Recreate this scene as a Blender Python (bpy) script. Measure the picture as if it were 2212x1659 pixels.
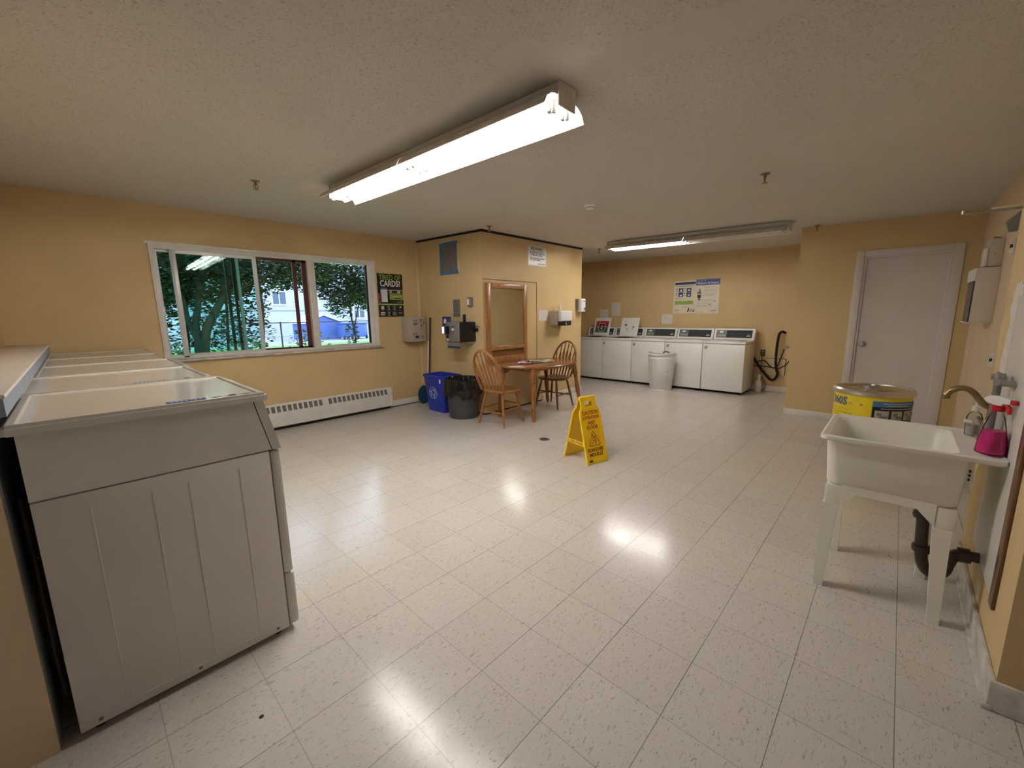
import bpy, bmesh, math, random
from mathutils import Matrix, Vector
random.seed(7)
PI = math.pi
SC = bpy.context.scene
COL = SC.collection
for o in list(bpy.data.objects): bpy.data.objects.remove(o)

# ---------------------------------------------------------------- camera
cd = bpy.data.cameras.new('camera'); cam = bpy.data.objects.new('camera', cd); COL.objects.link(cam)
cd.sensor_width = 36.0; cd.sensor_fit = 'HORIZONTAL'; cd.lens = 884.671 / 2212 * 36.0; cd.clip_start = 0.02; cd.clip_end = 200
R = Vector((0.68449164, -0.72888772, -0.01392426)); U = Vector((0.13180641, 0.10494783, 0.98570433)); F = Vector((0.71700646, 0.67654168, -0.16790799))
m = Matrix.Identity(4)
for i in range(3): m[i][0] = R[i]; m[i][1] = U[i]; m[i][2] = -F[i]
m[0][3], m[1][3], m[2][3] = -0.343, -1.0894, 1.4217
cam.matrix_world = m
SC.camera = cam
# ---------------------------------------------------------------- view + world
vs = SC.view_settings
vs.view_transform = 'Standard'; vs.look = 'None'; vs.gamma = 1.0; vs.use_curve_mapping = False; vs.exposure = 1.5
TUBE = 30.0; SKY = 1.5
W = bpy.data.worlds.new('sky'); SC.world = W; W.use_nodes = True
bg = W.node_tree.nodes['Background']; bg.inputs[0].default_value = (0.62, 0.78, 1.0, 1); bg.inputs[1].default_value = SKY

# ---------------------------------------------------------------- materials
def mat(name, col, rough=0.5, metal=0.0, var=0.06, vscale=6.0, bump=0.0, bscale=80.0, coat=0.0, emit=None, es=0.0, spec=0.5, stretch=None):
    M = bpy.data.materials.new(name); M.use_nodes = True
    nt = M.node_tree; b = nt.nodes['Principled BSDF']
    b.inputs['Roughness'].default_value = rough; b.inputs['Metallic'].default_value = metal
    b.inputs['Coat Weight'].default_value = coat; b.inputs['Specular IOR Level'].default_value = spec
    tc = nt.nodes.new('ShaderNodeTexCoord'); src = tc.outputs['Object']
    if stretch:
        mp = nt.nodes.new('ShaderNodeMapping'); mp.inputs['Scale'].default_value = stretch; nt.links.new(src, mp.inputs[0]); src = mp.outputs[0]
    n = nt.nodes.new('ShaderNodeTexNoise'); n.inputs['Scale'].default_value = vscale; n.inputs['Detail'].default_value = 5
    nt.links.new(src, n.inputs['Vector'])
    r = nt.nodes.new('ShaderNodeValToRGB'); r.color_ramp.elements[0].position = 0.3; r.color_ramp.elements[1].position = 0.7
    c = col
    r.color_ramp.elements[0].color = (c[0]*(1-var), c[1]*(1-var), c[2]*(1-var), 1)
    r.color_ramp.elements[1].color = (min(1, c[0]*(1+var)), min(1, c[1]*(1+var)), min(1, c[2]*(1+var)), 1)
    nt.links.new(n.outputs['Fac'], r.inputs[0]); nt.links.new(r.outputs[0], b.inputs['Base Color'])
    if bump:
        n2 = nt.nodes.new('ShaderNodeTexNoise'); n2.inputs['Scale'].default_value = bscale; n2.inputs['Detail'].default_value = 3
        nt.links.new(tc.outputs['Object'], n2.inputs['Vector'])
        bp = nt.nodes.new('ShaderNodeBump'); bp.inputs['Strength'].default_value = bump; bp.inputs['Distance'].default_value = 0.003
        nt.links.new(n2.outputs['Fac'], bp.inputs['Height']); nt.links.new(bp.outputs[0], b.inputs['Normal'])
    if emit:
        b.inputs['Emission Color'].default_value = (*emit, 1); b.inputs['Emission Strength'].default_value = es
    return M

def wood(name, c1, c2, rough=0.35, scale=(2, 30, 30), coat=0.3):
    M = bpy.data.materials.new(name); M.use_nodes = True; nt = M.node_tree; b = nt.nodes['Principled BSDF']
    b.inputs['Roughness'].default_value = rough; b.inputs['Coat Weight'].default_value = coat; b.inputs['Coat Roughness'].default_value = 0.2
    tc = nt.nodes.new('ShaderNodeTexCoord'); mp = nt.nodes.new('ShaderNodeMapping'); mp.inputs['Scale'].default_value = scale
    n = nt.nodes.new('ShaderNodeTexNoise'); n.inputs['Scale'].default_value = 1.6; n.inputs['Detail'].default_value = 6; n.inputs['Distortion'].default_value = 0.6
    r = nt.nodes.new('ShaderNodeValToRGB'); r.color_ramp.elements[0].position = 0.32; r.color_ramp.elements[1].position = 0.68
    r.color_ramp.elements[0].color = (*c1, 1); r.color_ramp.elements[1].color = (*c2, 1)
    nt.links.new(tc.outputs['Object'], mp.inputs[0]); nt.links.new(mp.outputs[0], n.inputs['Vector'])
    nt.links.new(n.outputs['Fac'], r.inputs[0]); nt.links.new(r.outputs[0], b.inputs['Base Color'])
    return M

def nn(nt, t, **k):
    n = nt.nodes.new(t)
    for a, v in k.items(): setattr(n, a, v)
    return n
def mth(nt, op, a, b=None, c=None):
    n = nt.nodes.new('ShaderNodeMath'); n.operation = op
    for i, v in enumerate((a, b, c)):
        if v is None: continue
        if isinstance(v, (int, float)): n.inputs[i].default_value = v
        else: nt.links.new(v, n.inputs[i])
    return n.outputs[0]

def floor_mat():
    M = bpy.data.materials.new('vinyl_tile'); M.use_nodes = True; nt = M.node_tree; b = nt.nodes['Principled BSDF']; b.inputs['Specular IOR Level'].default_value = 0.27
    tc = nn(nt, 'ShaderNodeTexCoord'); sp = nn(nt, 'ShaderNodeSeparateXYZ'); nt.links.new(tc.outputs['Object'], sp.inputs[0])
    T = 0.3048
    def edge(o, w):
        f = mth(nt, 'FRACT', mth(nt, 'ADD', mth(nt, 'DIVIDE', o, T), 100.0))
        d = mth(nt, 'ABSOLUTE', mth(nt, 'SUBTRACT', f, 0.5))
        return mth(nt, 'GREATER_THAN', d, 0.5 - w)
    gx = edge(sp.outputs[0], 0.0062); gy = edge(sp.outputs[1], 0.0048)
    # some seams are tighter than others
    ns = nn(nt, 'ShaderNodeTexNoise'); ns.inputs['Scale'].default_value = 1.1; nt.links.new(tc.outputs['Object'], ns.inputs['Vector'])
    seam = mth(nt, 'MAXIMUM', mth(nt, 'MULTIPLY', gx, 0.42), mth(nt, 'MULTIPLY', gy, 0.85))
    seam = mth(nt, 'MULTIPLY', seam, mth(nt, 'ADD', mth(nt, 'MULTIPLY', ns.outputs['Fac'], 1.1), 0.25))
    fx = mth(nt, 'FLOOR', mth(nt, 'DIVIDE', sp.outputs[0], T)); fy = mth(nt, 'FLOOR', mth(nt, 'DIVIDE', sp.outputs[1], T))
    cb = nn(nt, 'ShaderNodeCombineXYZ'); nt.links.new(fx, cb.inputs[0]); nt.links.new(fy, cb.inputs[1])
    wn = nn(nt, 'ShaderNodeTexWhiteNoise', noise_dimensions='3D'); nt.links.new(cb.outputs[0], wn.inputs['Vector'])
    # streaky flecks
    def fleck(sx, sy, th0, th1, scale, rot):
        mp = nn(nt, 'ShaderNodeMapping'); mp.inputs['Scale'].default_value = (sx, sy, 1); mp.inputs['Rotation'].default_value = (0, 0, rot)
        nt.links.new(tc.outputs['Object'], mp.inputs[0])
        n = nn(nt, 'ShaderNodeTexNoise'); n.inputs['Scale'].default_value = scale; n.inputs['Detail'].default_value = 2.5; n.inputs['Distortion'].default_value = 1.2
        nt.links.new(mp.outputs[0], n.inputs['Vector'])
        r = nn(nt, 'ShaderNodeMapRange'); r.inputs['From Min'].default_value = th0; r.inputs['From Max'].default_value = th1
        nt.links.new(n.outputs['Fac'], r.inputs['Value']); return r.outputs[0]
    dark = fleck(1, 2.6, 0.59, 0.68, 46, 0.3)
    light = fleck(1, 2.2, 0.62, 0.74, 30, 0.9)
    tone = nn(nt, 'ShaderNodeTexNoise'); tone.inputs['Scale'].default_value = 0.9; tone.inputs['Detail'].default_value = 3; nt.links.new(tc.outputs['Object'], tone.inputs['Vector'])
    base = nn(nt, 'ShaderNodeMix', data_type='RGBA'); base.inputs['A'].default_value = (0.585, 0.55, 0.50, 1); base.inputs['B'].default_value = (0.655, 0.62, 0.57, 1)
    nt.links.new(mth(nt, 'ADD', mth(nt, 'MULTIPLY', wn.outputs['Value'], 0.55), mth(nt, 'MULTIPLY', tone.outputs['Fac'], 0.45)), base.inputs['Factor'])
    m1 = nn(nt, 'ShaderNodeMix', data_type='RGBA'); m1.inputs['B'].default_value = (0.74, 0.70, 0.64, 1)
    nt.links.new(base.outputs['Result'], m1.inputs['A']); nt.links.new(mth(nt, 'MULTIPLY', light, 0.5), m1.inputs['Factor'])
    m2 = nn(nt, 'ShaderNodeMix', data_type='RGBA'); m2.inputs['B'].default_value = (0.27, 0.235, 0.19, 1)
    nt.links.new(m1.outputs['Result'], m2.inputs['A']); nt.links.new(mth(nt, 'MULTIPLY', dark, 0.62), m2.inputs['Factor'])
    m3 = nn(nt, 'ShaderNodeMix', data_type='RGBA'); m3.inputs['B'].default_value = (0.10, 0.085, 0.07, 1)
    nt.links.new(m2.outputs['Result'], m3.inputs['A']); nt.links.new(seam, m3.inputs['Factor'])
    nt.links.new(m3.outputs['Result'], b.inputs['Base Color'])
    rn = nn(nt, 'ShaderNodeTexNoise'); rn.inputs['Scale'].default_value = 7; rn.inputs['Detail'].default_value = 4; nt.links.new(tc.outputs['Object'], rn.inputs['Vector'])
    nt.links.new(mth(nt, 'ADD', mth(nt, 'MULTIPLY', rn.outputs['Fac'], 0.16), 0.09), b.inputs['Roughness'])
    bn = nn(nt, 'ShaderNodeTexNoise'); bn.inputs['Scale'].default_value = 9; bn.inputs['Detail'].default_value = 2; nt.links.new(tc.outputs['Object'], bn.inputs['Vector'])
    bp = nn(nt, 'ShaderNodeBump'); bp.inputs['Strength'].default_value = 0.06; bp.inputs['Distance'].default_value = 0.003
    nt.links.new(mth(nt, 'SUBTRACT', bn.outputs['Fac'], mth(nt, 'MULTIPLY', seam, 0.6)), bp.inputs['Height']); nt.links.new(bp.outputs[0], b.inputs['Normal'])
    return M

def ceiling_mat():
    M = bpy.data.materials.new('stippled_ceiling'); M.use_nodes = True; nt = M.node_tree; b = nt.nodes['Principled BSDF']
    b.inputs['Roughness'].default_value = 0.95; b.inputs['Specular IOR Level'].default_value = 0.1
    tc = nn(nt, 'ShaderNodeTexCoord')
    wob = nn(nt, 'ShaderNodeTexNoise'); wob.inputs['Scale'].default_value = 7; wob.inputs['Detail'].default_value = 4; nt.links.new(tc.outputs['Object'], wob.inputs['Vector'])
    sp = nn(nt, 'ShaderNodeSeparateXYZ'); nt.links.new(tc.outputs['Object'], sp.inputs[0])
    w = mth(nt, 'MULTIPLY', mth(nt, 'SUBTRACT', wob.outputs['Fac'], 0.5), 0.16)
    def seg(ax, ay, bx, by, rad):      # distance to a segment -> 1 inside
        L2 = (bx-ax)**2 + (by-ay)**2
        px = mth(nt, 'SUBTRACT', sp.outputs[0], ax); py = mth(nt, 'SUBTRACT', sp.outputs[1], ay)
        t = mth(nt, 'ADD', mth(nt, 'MULTIPLY', px, (bx-ax)/L2), mth(nt, 'MULTIPLY', py, (by-ay)/L2))
        cl = nn(nt, 'ShaderNodeClamp'); nt.links.new(t, cl.inputs[0]); t = cl.outputs[0]
        dx = mth(nt, 'SUBTRACT', px, mth(nt, 'MULTIPLY', t, bx-ax)); dy = mth(nt, 'SUBTRACT', py, mth(nt, 'MULTIPLY', t, by-ay))
        d = mth(nt, 'SQRT', mth(nt, 'ADD', mth(nt, 'MULTIPLY', dx, dx), mth(nt, 'MULTIPLY', dy, dy)))
        d = mth(nt, 'SUBTRACT', mth(nt, 'ADD', d, w), rad)
        r = nn(nt, 'ShaderNodeMapRange'); r.inputs['From Min'].default_value = 0.012; r.inputs['From Max'].default_value = -0.012; nt.links.new(d, r.inputs['Value'])
        return r.outputs[0]
    patch = mth(nt, 'MAXIMUM', seg(1.10, 0.18, 1.34, 0.06, 0.12), seg(1.36, 0.02, 1.46, -0.62, 0.115))
    patch = mth(nt, 'MAXIMUM', patch, seg(1.20, 0.2, 1.25, 2.75, 0.11))
    # stipple strength also fades where the ceiling was rolled smooth further in
    far = nn(nt, 'ShaderNodeMapRange'); far.inputs['From Min'].default_value = 2.0; far.inputs['From Max'].default_value = 3.4; nt.links.new(sp.outputs[0], far.inputs['Value'])
    keep = mth(nt, 'MULTIPLY', mth(nt, 'SUBTRACT', 1.0, patch), mth(nt, 'SUBTRACT', 1.0, mth(nt, 'MULTIPLY', far.outputs[0], 0.6)))
    s1 = nn(nt, 'ShaderNodeTexNoise'); s1.inputs['Scale'].default_value = 92; s1.inputs['Detail'].default_value = 3; s1.inputs['Distortion'].default_value = 0.8; nt.links.new(tc.outputs['Object'], s1.inputs['Vector'])
    pit = nn(nt, 'ShaderNodeMapRange'); pit.inputs['From Min'].default_value = 0.56; pit.inputs['From Max'].default_value = 0.68; nt.links.new(s1.outputs['Fac'], pit.inputs['Value'])
    pit2 = mth(nt, 'MULTIPLY', pit.outputs[0], keep)
    big = nn(nt, 'ShaderNodeTexNoise'); big.inputs['Scale'].default_value = 1.2; big.inputs['Detail'].default_value = 3; nt.links.new(tc.outputs['Object'], big.inputs['Vector'])
    base = nn(nt, 'ShaderNodeMix', data_type='RGBA'); base.inputs['A'].default_value = (0.61, 0.56, 0.50, 1); base.inputs['B'].default_value = (0.68, 0.63, 0.57, 1)
    nt.links.new(big.outputs['Fac'], base.inputs['Factor'])
    m2 = nn(nt, 'ShaderNodeMix', data_type='RGBA'); m2.inputs['B'].default_value = (0.33, 0.29, 0.23, 1)
    nt.links.new(base.outputs['Result'], m2.inputs['A']); nt.links.new(mth(nt, 'MULTIPLY', pit2, 0.62), m2.inputs['Factor'])
    nt.links.new(m2.outputs['Result'], b.inputs['Base Color'])
    bp = nn(nt, 'ShaderNodeBump'); bp.inputs['Strength'].default_value = 0.7; bp.inputs['Distance'].default_value = 0.006
    nt.links.new(mth(nt, 'MULTIPLY', s1.outputs['Fac'], keep), bp.inputs['Height']); nt.links.new(bp.outputs[0], b.inputs['Normal'])
    return M

def glass_mat(name, tint=(0.9, 0.95, 0.93), ior=1.5, rough=0.0):
    M = bpy.data.materials.new(name); M.use_nodes = True; nt = M.node_tree
    nt.nodes.remove(nt.nodes['Principled BSDF']); out = nt.nodes['Material Output']
    t = nn(nt, 'ShaderNodeBsdfTransparent'); t.inputs[0].default_value = (*tint, 1)
    g = nn(nt, 'ShaderNodeBsdfGlossy'); g.inputs['Roughness'].default_value = rough
    f = nn(nt, 'ShaderNodeFresnel'); f.inputs[0].default_value = ior
    mx = nn(nt, 'ShaderNodeMixShader'); nt.links.new(f.outputs[0], mx.inputs[0]); nt.links.new(t.outputs[0], mx.inputs[1]); nt.links.new(g.outputs[0], mx.inputs[2])
    nt.links.new(mx.outputs[0], out.inputs[0]); return M

def chain_mat():
    M = bpy.data.materials.new('chain_link'); M.use_nodes = True; nt = M.node_tree; b = nt.nodes['Principled BSDF']
    b.inputs['Base Color'].default_value = (0.12, 0.13, 0.15, 1); b.inputs['Metallic'].default_value = 0.2; b.inputs['Roughness'].default_value = 0.5
    tc = nn(nt, 'ShaderNodeTexCoord'); sp = nn(nt, 'ShaderNodeSeparateXYZ'); nt.links.new(tc.outputs['Object'], sp.inputs[0])
    u = mth(nt, 'MULTIPLY', mth(nt, 'ADD', sp.outputs[0], sp.outputs[2]), 12.0); v = mth(nt, 'MULTIPLY', mth(nt, 'SUBTRACT', sp.outputs[0], sp.outputs[2]), 12.0)
    def ln(o): return mth(nt, 'LESS_THAN', mth(nt, 'FRACT', mth(nt, 'ADD', o, 500.0)), 0.05)
    nt.links.new(mth(nt, 'MAXIMUM', ln(u), ln(v)), b.inputs['Alpha']); return M

M = {}
M['wall'] = mat('tan_wall_paint', (0.660, 0.492, 0.250), 0.62, var=0.035, vscale=2.5, bump=0.18, bscale=160, spec=0.35)
M['wall_old'] = mat('faded_tan_paint', (0.70, 0.56, 0.37), 0.6, var=0.05, vscale=3, bump=0.2, bscale=120, spec=0.35)
M['floor'] = floor_mat(); M['ceiling'] = ceiling_mat()
M['white'] = mat('white_enamel', (0.72, 0.685, 0.62), 0.18, var=0.015, vscale=4, coat=0.3)
M['whiteside'] = mat('white_enamel_side', (0.76, 0.715, 0.665), 0.38, var=0.02, vscale=4, bump=0.04, bscale=200)
M['washwhite'] = mat('washer_enamel', (0.82, 0.82, 0.79), 0.25, var=0.02, vscale=4)
M['trim'] = mat('white_trim_paint', (0.78, 0.76, 0.72), 0.45, var=0.06, vscale=9)
M['dirtytrim'] = mat('scuffed_white_trim', (0.60, 0.57, 0.52), 0.5, var=0.25, vscale=14)
M['door'] = mat('door_paint', (0.70, 0.64, 0.60), 0.5, var=0.03, vscale=3)
M['plastic'] = mat('white_tub_plastic', (0.87, 0.84, 0.76), 0.35, var=0.02)
M['wplastic'] = mat('white_plastic', (0.80, 0.80, 0.78), 0.35, var=0.02)
M['alu'] = mat('aluminium_frame', (0.62, 0.63, 0.62), 0.4, metal=0.25, var=0.05)
M['chrome'] = mat('chrome', (0.75, 0.75, 0.75), 0.15, metal=1.0)
M['steel'] = mat('dull_steel', (0.42, 0.40, 0.38), 0.4, metal=0.9, var=0.15, vscale=20)
M['brass'] = mat('aged_brass', (0.30, 0.22, 0.11), 0.4, metal=0.85, var=0.2, vscale=25)
M['darkpipe'] = mat('dark_abs_pipe', (0.055, 0.04, 0.03), 0.35, var=0.3, vscale=20)
M['black'] = mat('black_plastic', (0.012, 0.012, 0.013), 0.35)
M['blackmat'] = mat('black_matte', (0.010, 0.009, 0.008), 0.8)
M['bag'] = mat('black_bin_bag', (0.008, 0.008, 0.008), 0.16, bump=0.9, bscale=18)
M['greybin'] = mat('charcoal_bin_plastic', (0.055, 0.058, 0.062), 0.45)
M['blue'] = mat('blue_bin_plastic', (0.012, 0.035, 0.42), 0.4)
M['tape'] = mat('blue_masking_tape', (0.07, 0.19, 0.42), 0.7)
M['yellow'] = mat('yellow_sign_plastic', (0.92, 0.60, 0.012), 0.35)
M['yellowlab'] = mat('yellow_label', (0.82, 0.62, 0.01), 0.4)
M['red'] = mat('red_print', (0.42, 0.03, 0.01), 0.5); M['maroon'] = mat('dark_red_print', (0.16, 0.02, 0.012), 0.5)
M['redpl'] = mat('red_plastic', (0.6, 0.01, 0.015), 0.3)
M['redframe'] = mat('brown_red_frame', (0.11, 0.015, 0.012), 0.5)
M['brownframe'] = mat('brown_bar', (0.05, 0.032, 0.03), 0.6)
M['ink'] = mat('black_ink', (0.015, 0.015, 0.016), 0.5); M['greyink'] = mat('grey_ink', (0.22, 0.21, 0.2), 0.6); M['paleink'] = mat('pale_grey_ink', (0.45, 0.43, 0.40), 0.6)
M['navy'] = mat('navy_print', (0.03, 0.035, 0.14), 0.45); M['bluep'] = mat('blue_print', (0.05, 0.09, 0.30), 0.45); M['green'] = mat('lime_print', (0.26, 0.42, 0.05), 0.45)
M['dkgreen'] = mat('green_print', (0.01, 0.17, 0.05), 0.45); M['redprint'] = mat('red_panel_print', (0.45, 0.015, 0.03), 0.45)
M['paper'] = mat('white_paper', (0.74, 0.71, 0.65), 0.7, var=0.04, vscale=12); M['cream'] = mat('cream_poster_paper', (0.74, 0.69, 0.55), 0.35)
M['posterblack'] = mat('poster_black', (0.012, 0.013, 0.014), 0.3); M['whiteprint'] = mat('white_print', (0.8, 0.8, 0.78), 0.4)
M['beigebox'] = mat('beige_metal', (0.47, 0.42, 0.33), 0.45); M['greybox'] = mat('grey_metal', (0.20, 0.19, 0.175), 0.45)
M['panelpaint'] = mat('painted_metal_panel', (0.60, 0.53, 0.43), 0.5, var=0.05, vscale=8)
M['grille'] = mat('grey_grille', (0.20, 0.185, 0.16), 0.6); M['heatgrille'] = mat('heater_grille', (0.17, 0.155, 0.13), 0.7, var=0.4, vscale=90)
M['darkglass'] = mat('dark_control_panel', (0.040, 0.046, 0.052), 0.6, spec=0.25); M['ctrl'] = mat('grey_control_panel', (0.13, 0.14, 0.13), 0.4)
M['screen'] = mat('lit_screen', (0.2, 0.35, 0.8), 0.3, emit=(0.25, 0.45, 1.0), es=1.3)
M['redled'] = mat('red_indicator', (0.6, 0.03, 0.02), 0.3)
M['tube'] = mat('fluorescent_tube', (1, 1, 1), 0.4, emit=(1.0, 0.95, 0.915), es=TUBE)
M['deadtube'] = mat('unlit_tube', (0.75, 0.74, 0.70), 0.25)
M['fixture'] = mat('fixture_enamel', (0.74, 0.72, 0.68), 0.3); M['fixouter'] = mat('browner_fixture_enamel', (0.70, 0.64, 0.57), 0.5, var=0.12, vscale=12)  # second enamel is browner and mottled, for reflector outsides and end plates
M['oak'] = wood('oak_chair', (0.26, 0.095, 0.018), (0.42, 0.17, 0.04)); M['oaktop'] = wood('oak_table', (0.23, 0.075, 0.018), (0.37, 0.14, 0.035), rough=0.25, scale=(3, 22, 22))
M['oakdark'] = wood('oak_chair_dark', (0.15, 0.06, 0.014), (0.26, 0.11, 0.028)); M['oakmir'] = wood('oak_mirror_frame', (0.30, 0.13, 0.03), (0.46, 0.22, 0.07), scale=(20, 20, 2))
M['woodstrip'] = wood('dark_wood_strip', (0.11, 0.040, 0.014), (0.18, 0.07, 0.026), scale=(20, 20, 2))
M['mirror'] = mat('mirror_glass', (0.78, 0.80, 0.78), 0.01, metal=1.0, var=0.0)
M['pane'] = glass_mat('window_glass', (0.93, 0.97, 0.97)); M['greenpane'] = glass_mat('green_tinted_glass', (0.70, 0.88, 0.83)); M['bottle'] = glass_mat('clear_bottle', (0.93, 0.94, 0.94), 1.12, 0.05)
M['pink'] = mat('pink_cleaner', (0.60, 0.02, 0.19), 0.15, var=0.2, vscale=30); M['gel'] = mat('clear_gel', (0.55, 0.50, 0.45), 0.15)
M['panelwhite'] = mat('white_wall_panel', (0.70, 0.67, 0.62), 0.35, var=0.02); M['patch'] = mat('white_wall_filler', (0.75, 0.72, 0.67), 0.7, var=0.06, vscale=25, bump=0.3, bscale=60)
M['chasegrey'] = mat('grey_blue_board', (0.26, 0.29, 0.33), 0.8); M['laminate'] = mat('white_ledge_top', (0.64, 0.59, 0.52), 0.5, var=0.02)
M['lid'] = mat('stained_lid', (0.42, 0.33, 0.13), 0.4, metal=0.2, var=0.35, vscale=18); M['lidrim'] = mat('tin_rim', (0.62, 0.58, 0.52), 0.3, metal=0.9)
M['leaf'] = mat('tree_leaves', (0.030, 0.072, 0.026), 0.55, var=0.6, vscale=1.6); M['leaf2'] = mat('shrub_leaves', (0.07, 0.16, 0.045), 0.55, var=0.5, vscale=2)
M['bark'] = mat('bark', (0.045, 0.04, 0.034), 0.9, var=0.35, vscale=12, bump=0.6, bscale=18); M['grass'] = mat('lawn', (0.20, 0.42, 0.10), 0.9, var=0.25, vscale=5)
M['siding'] = mat('pale_house_wall', (0.56, 0.56, 0.66), 0.8, var=0.03); M['shed'] = mat('blue_shed_paint', (0.10, 0.17, 0.50), 0.6); M['tarp'] = mat('blue_cart_plastic', (0.06, 0.12, 0.42), 0.5)
M['asphalt'] = mat('pale_driveway', (0.42, 0.42, 0.46), 0.9); M['chain'] = chain_mat(); M['rail'] = mat('dark_fence_rail', (0.05, 0.055, 0.06), 0.6); M['winpane'] = mat('house_window_glass', (0.09, 0.13, 0.20), 0.1)
M['carbody'] = mat('car_paint', (0.10, 0.11, 0.16), 0.25)
M['pinkmag'] = mat('magazine_cover_print', (0.28, 0.05, 0.09), 0.35, var=0.7, vscale=22); M['magpale'] = mat('magazine_pale_print', (0.50, 0.50, 0.48), 0.35, var=0.4, vscale=30)
M['teal'] = mat('teal_plastic', (0.01, 0.06, 0.11), 0.4)

# ---------------------------------------------------------------- mesh builder
class MB:
    def __init__(s): s.v = []; s.f = []; s.mi = []; s.mats = []; s.M = Matrix.Identity(4)
    def _m(s, mt):
        if mt not in s.mats: s.mats.append(mt)
        return s.mats.index(mt)
    def add(s, vs, fs, mt):
        o = len(s.v); k = s._m(mt)
        s.v += [tuple(s.M @ Vector(p)) for p in vs]
        s.f += [tuple(o + i for i in f) for f in fs]; s.mi += [k] * len(fs); return s
    def box(s, x0, x1, y0, y1, z0, z1, mt, bev=0.0, seg=2):
        x0, x1 = sorted((x0, x1)); y0, y1 = sorted((y0, y1)); z0, z1 = sorted((z0, z1))
        if bev <= 0:
            v = [(x, y, z) for x in (x0, x1) for y in (y0, y1) for z in (z0, z1)]
            return s.add(v, [(0, 1, 3, 2), (4, 6, 7, 5), (0, 4, 5, 1), (2, 3, 7, 6), (0, 2, 6, 4), (1, 5, 7, 3)], mt)
        b = bmesh.new(); bmesh.ops.create_cube(b, size=1)
        for q in b.verts: q.co = ((x0+x1)/2 + q.co.x*(x1-x0), (y0+y1)/2 + q.co.y*(y1-y0), (z0+z1)/2 + q.co.z*(z1-z0))
        bev = min(bev, 0.49*min(x1-x0, y1-y0, z1-z0))
        bmesh.ops.bevel(b, geom=b.edges[:], offset=bev, segments=seg, affect='EDGES', profile=0.5)
        return s.bm(b, mt)
    def bm(s, b, mt):
        b.verts.index_update(); s.add([tuple(q.co) for q in b.verts], [[q.index for q in f.verts] for f in b.faces], mt); b.free(); return s
    def rings(s, rs, mt, cap0=True, cap1=True, closed=True):
        n = len(rs[0]); v = [p for r in rs for p in r]; f = []
        for i in range(len(rs)-1):
            for j in range(n if closed else n-1):
                a = i*n+j; b = i*n+(j+1) % n; f.append((a, b, b+n, a+n))
        if cap0: f.append(tuple(range(n))[::-1])
        if cap1: f.append(tuple((len(rs)-1)*n + j for j in range(n)))
        return s.add(v, f, mt)
    def lathe(s, prof, c, mt, seg=24, cap0=True, cap1=True, sx=1, sy=1):
        rs = [[(c[0]+r*sx*math.cos(2*PI*j/seg), c[1]+r*sy*math.sin(2*PI*j/seg), c[2]+z) for j in range(seg)] for r, z in prof]
        return s.rings(rs, mt, cap0, cap1)
    def tube(s, pts, rad, mt, seg=8, closed=False, flat=None):
        pts = [Vector(p) for p in pts]; n = len(pts); rs = []
        rad = rad if isinstance(rad, (list, tuple)) else [rad]*n
        prev = None
        for i, p in enumerate(pts):
            if closed: t = (pts[(i+1) % n]-pts[i-1])
            else: t = (pts[min(i+1, n-1)]-pts[max(i-1, 0)])
            t.normalize()
            if prev is None:
                a = Vector((0, 0, 1)) if abs(t.z) < 0.9 else Vector((1, 0, 0))
                u = a - t*a.dot(t)
            else: u = prev - t*prev.dot(t)
            u.normalize(); prev = u; w = t.cross(u)
            fa, fb = flat if flat else (1, 1)
            rs.append([tuple(p + u*(math.cos(2*PI*j/seg)*rad[i]*fa) + w*(math.sin(2*PI*j/seg)*rad[i]*fb)) for j in range(seg)])
        if closed: rs.append(rs[0]); return s.rings(rs, mt, False, False)
        return s.rings(rs, mt)
    def prism(s, poly, y0, y1, mt):          # polygon in local x,z extruded along y
        n = len(poly); v = [(x, y0, z) for x, z in poly] + [(x, y1, z) for x, z in poly]
        return s.add(v, [tuple(range(n)), tuple(range(2*n-1, n-1, -1))] + [(i, i+n, (i+1) % n+n, (i+1) % n) for i in range(n)], mt)
    def prismz(s, poly, z0, z1, mt, bev=0):  # polygon in x,y extruded along z
        n = len(poly)
        if bev:
            cx = sum(p[0] for p in poly)/n; cy = sum(p[1] for p in poly)/n
            def sh(k): return [(cx+(x-cx)*k, cy+(y-cy)*k) for x, y in poly]
            R_ = max(abs(p[0]-cx) for p in poly); k = 1-bev/R_
            return s.rings([[(x, y, z0) for x, y in sh(k)], [(x, y, z0+bev) for x, y in poly], [(x, y, z1-bev) for x, y in poly], [(x, y, z1) for x, y in sh(k)]], mt)
        return s.rings([[(x, y, z0) for x, y in poly], [(x, y, z1) for x, y in poly]], mt)
    def frame(s, x0, x1, z0, z1, w, y0, y1, mt):
        s.box(x0, x1, y0, y1, z1-w, z1, mt); s.box(x0, x1, y0, y1, z0, z0+w, mt)
        s.box(x0, x0+w, y0, y1, z0+w, z1-w, mt); s.box(x1-w, x1, y0, y1, z0+w, z1-w, mt); return s
    def quad(s, x0, x1, z0, z1, y, mt): return s.box(x0, x1, y-0.0006, y, z0, z1, mt)
    def text(s, body, size, cx, cz, y, mt, bold=0.0, sx=1.0, align='CENTER'):
        cu = bpy.data.curves.new('t', 'FONT'); cu.body = body; cu.size = size; cu.align_x = align; cu.align_y = 'CENTER'; cu.offset = bold; cu.resolution_u = 2; cu.extrude = 0.0004
        o = bpy.data.objects.new('t', cu); COL.objects.link(o); bpy.context.view_layer.update()
        me = bpy.data.meshes.new_from_object(o.evaluated_get(bpy.context.evaluated_depsgraph_get()))
        s.add([(cx+p.co.x*sx, y-p.co.z, cz+p.co.y) for p in me.vertices], [tuple(p.vertices) for p in me.polygons], mt)
        bpy.data.objects.remove(o); bpy.data.curves.remove(cu); bpy.data.meshes.remove(me); return s
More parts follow.
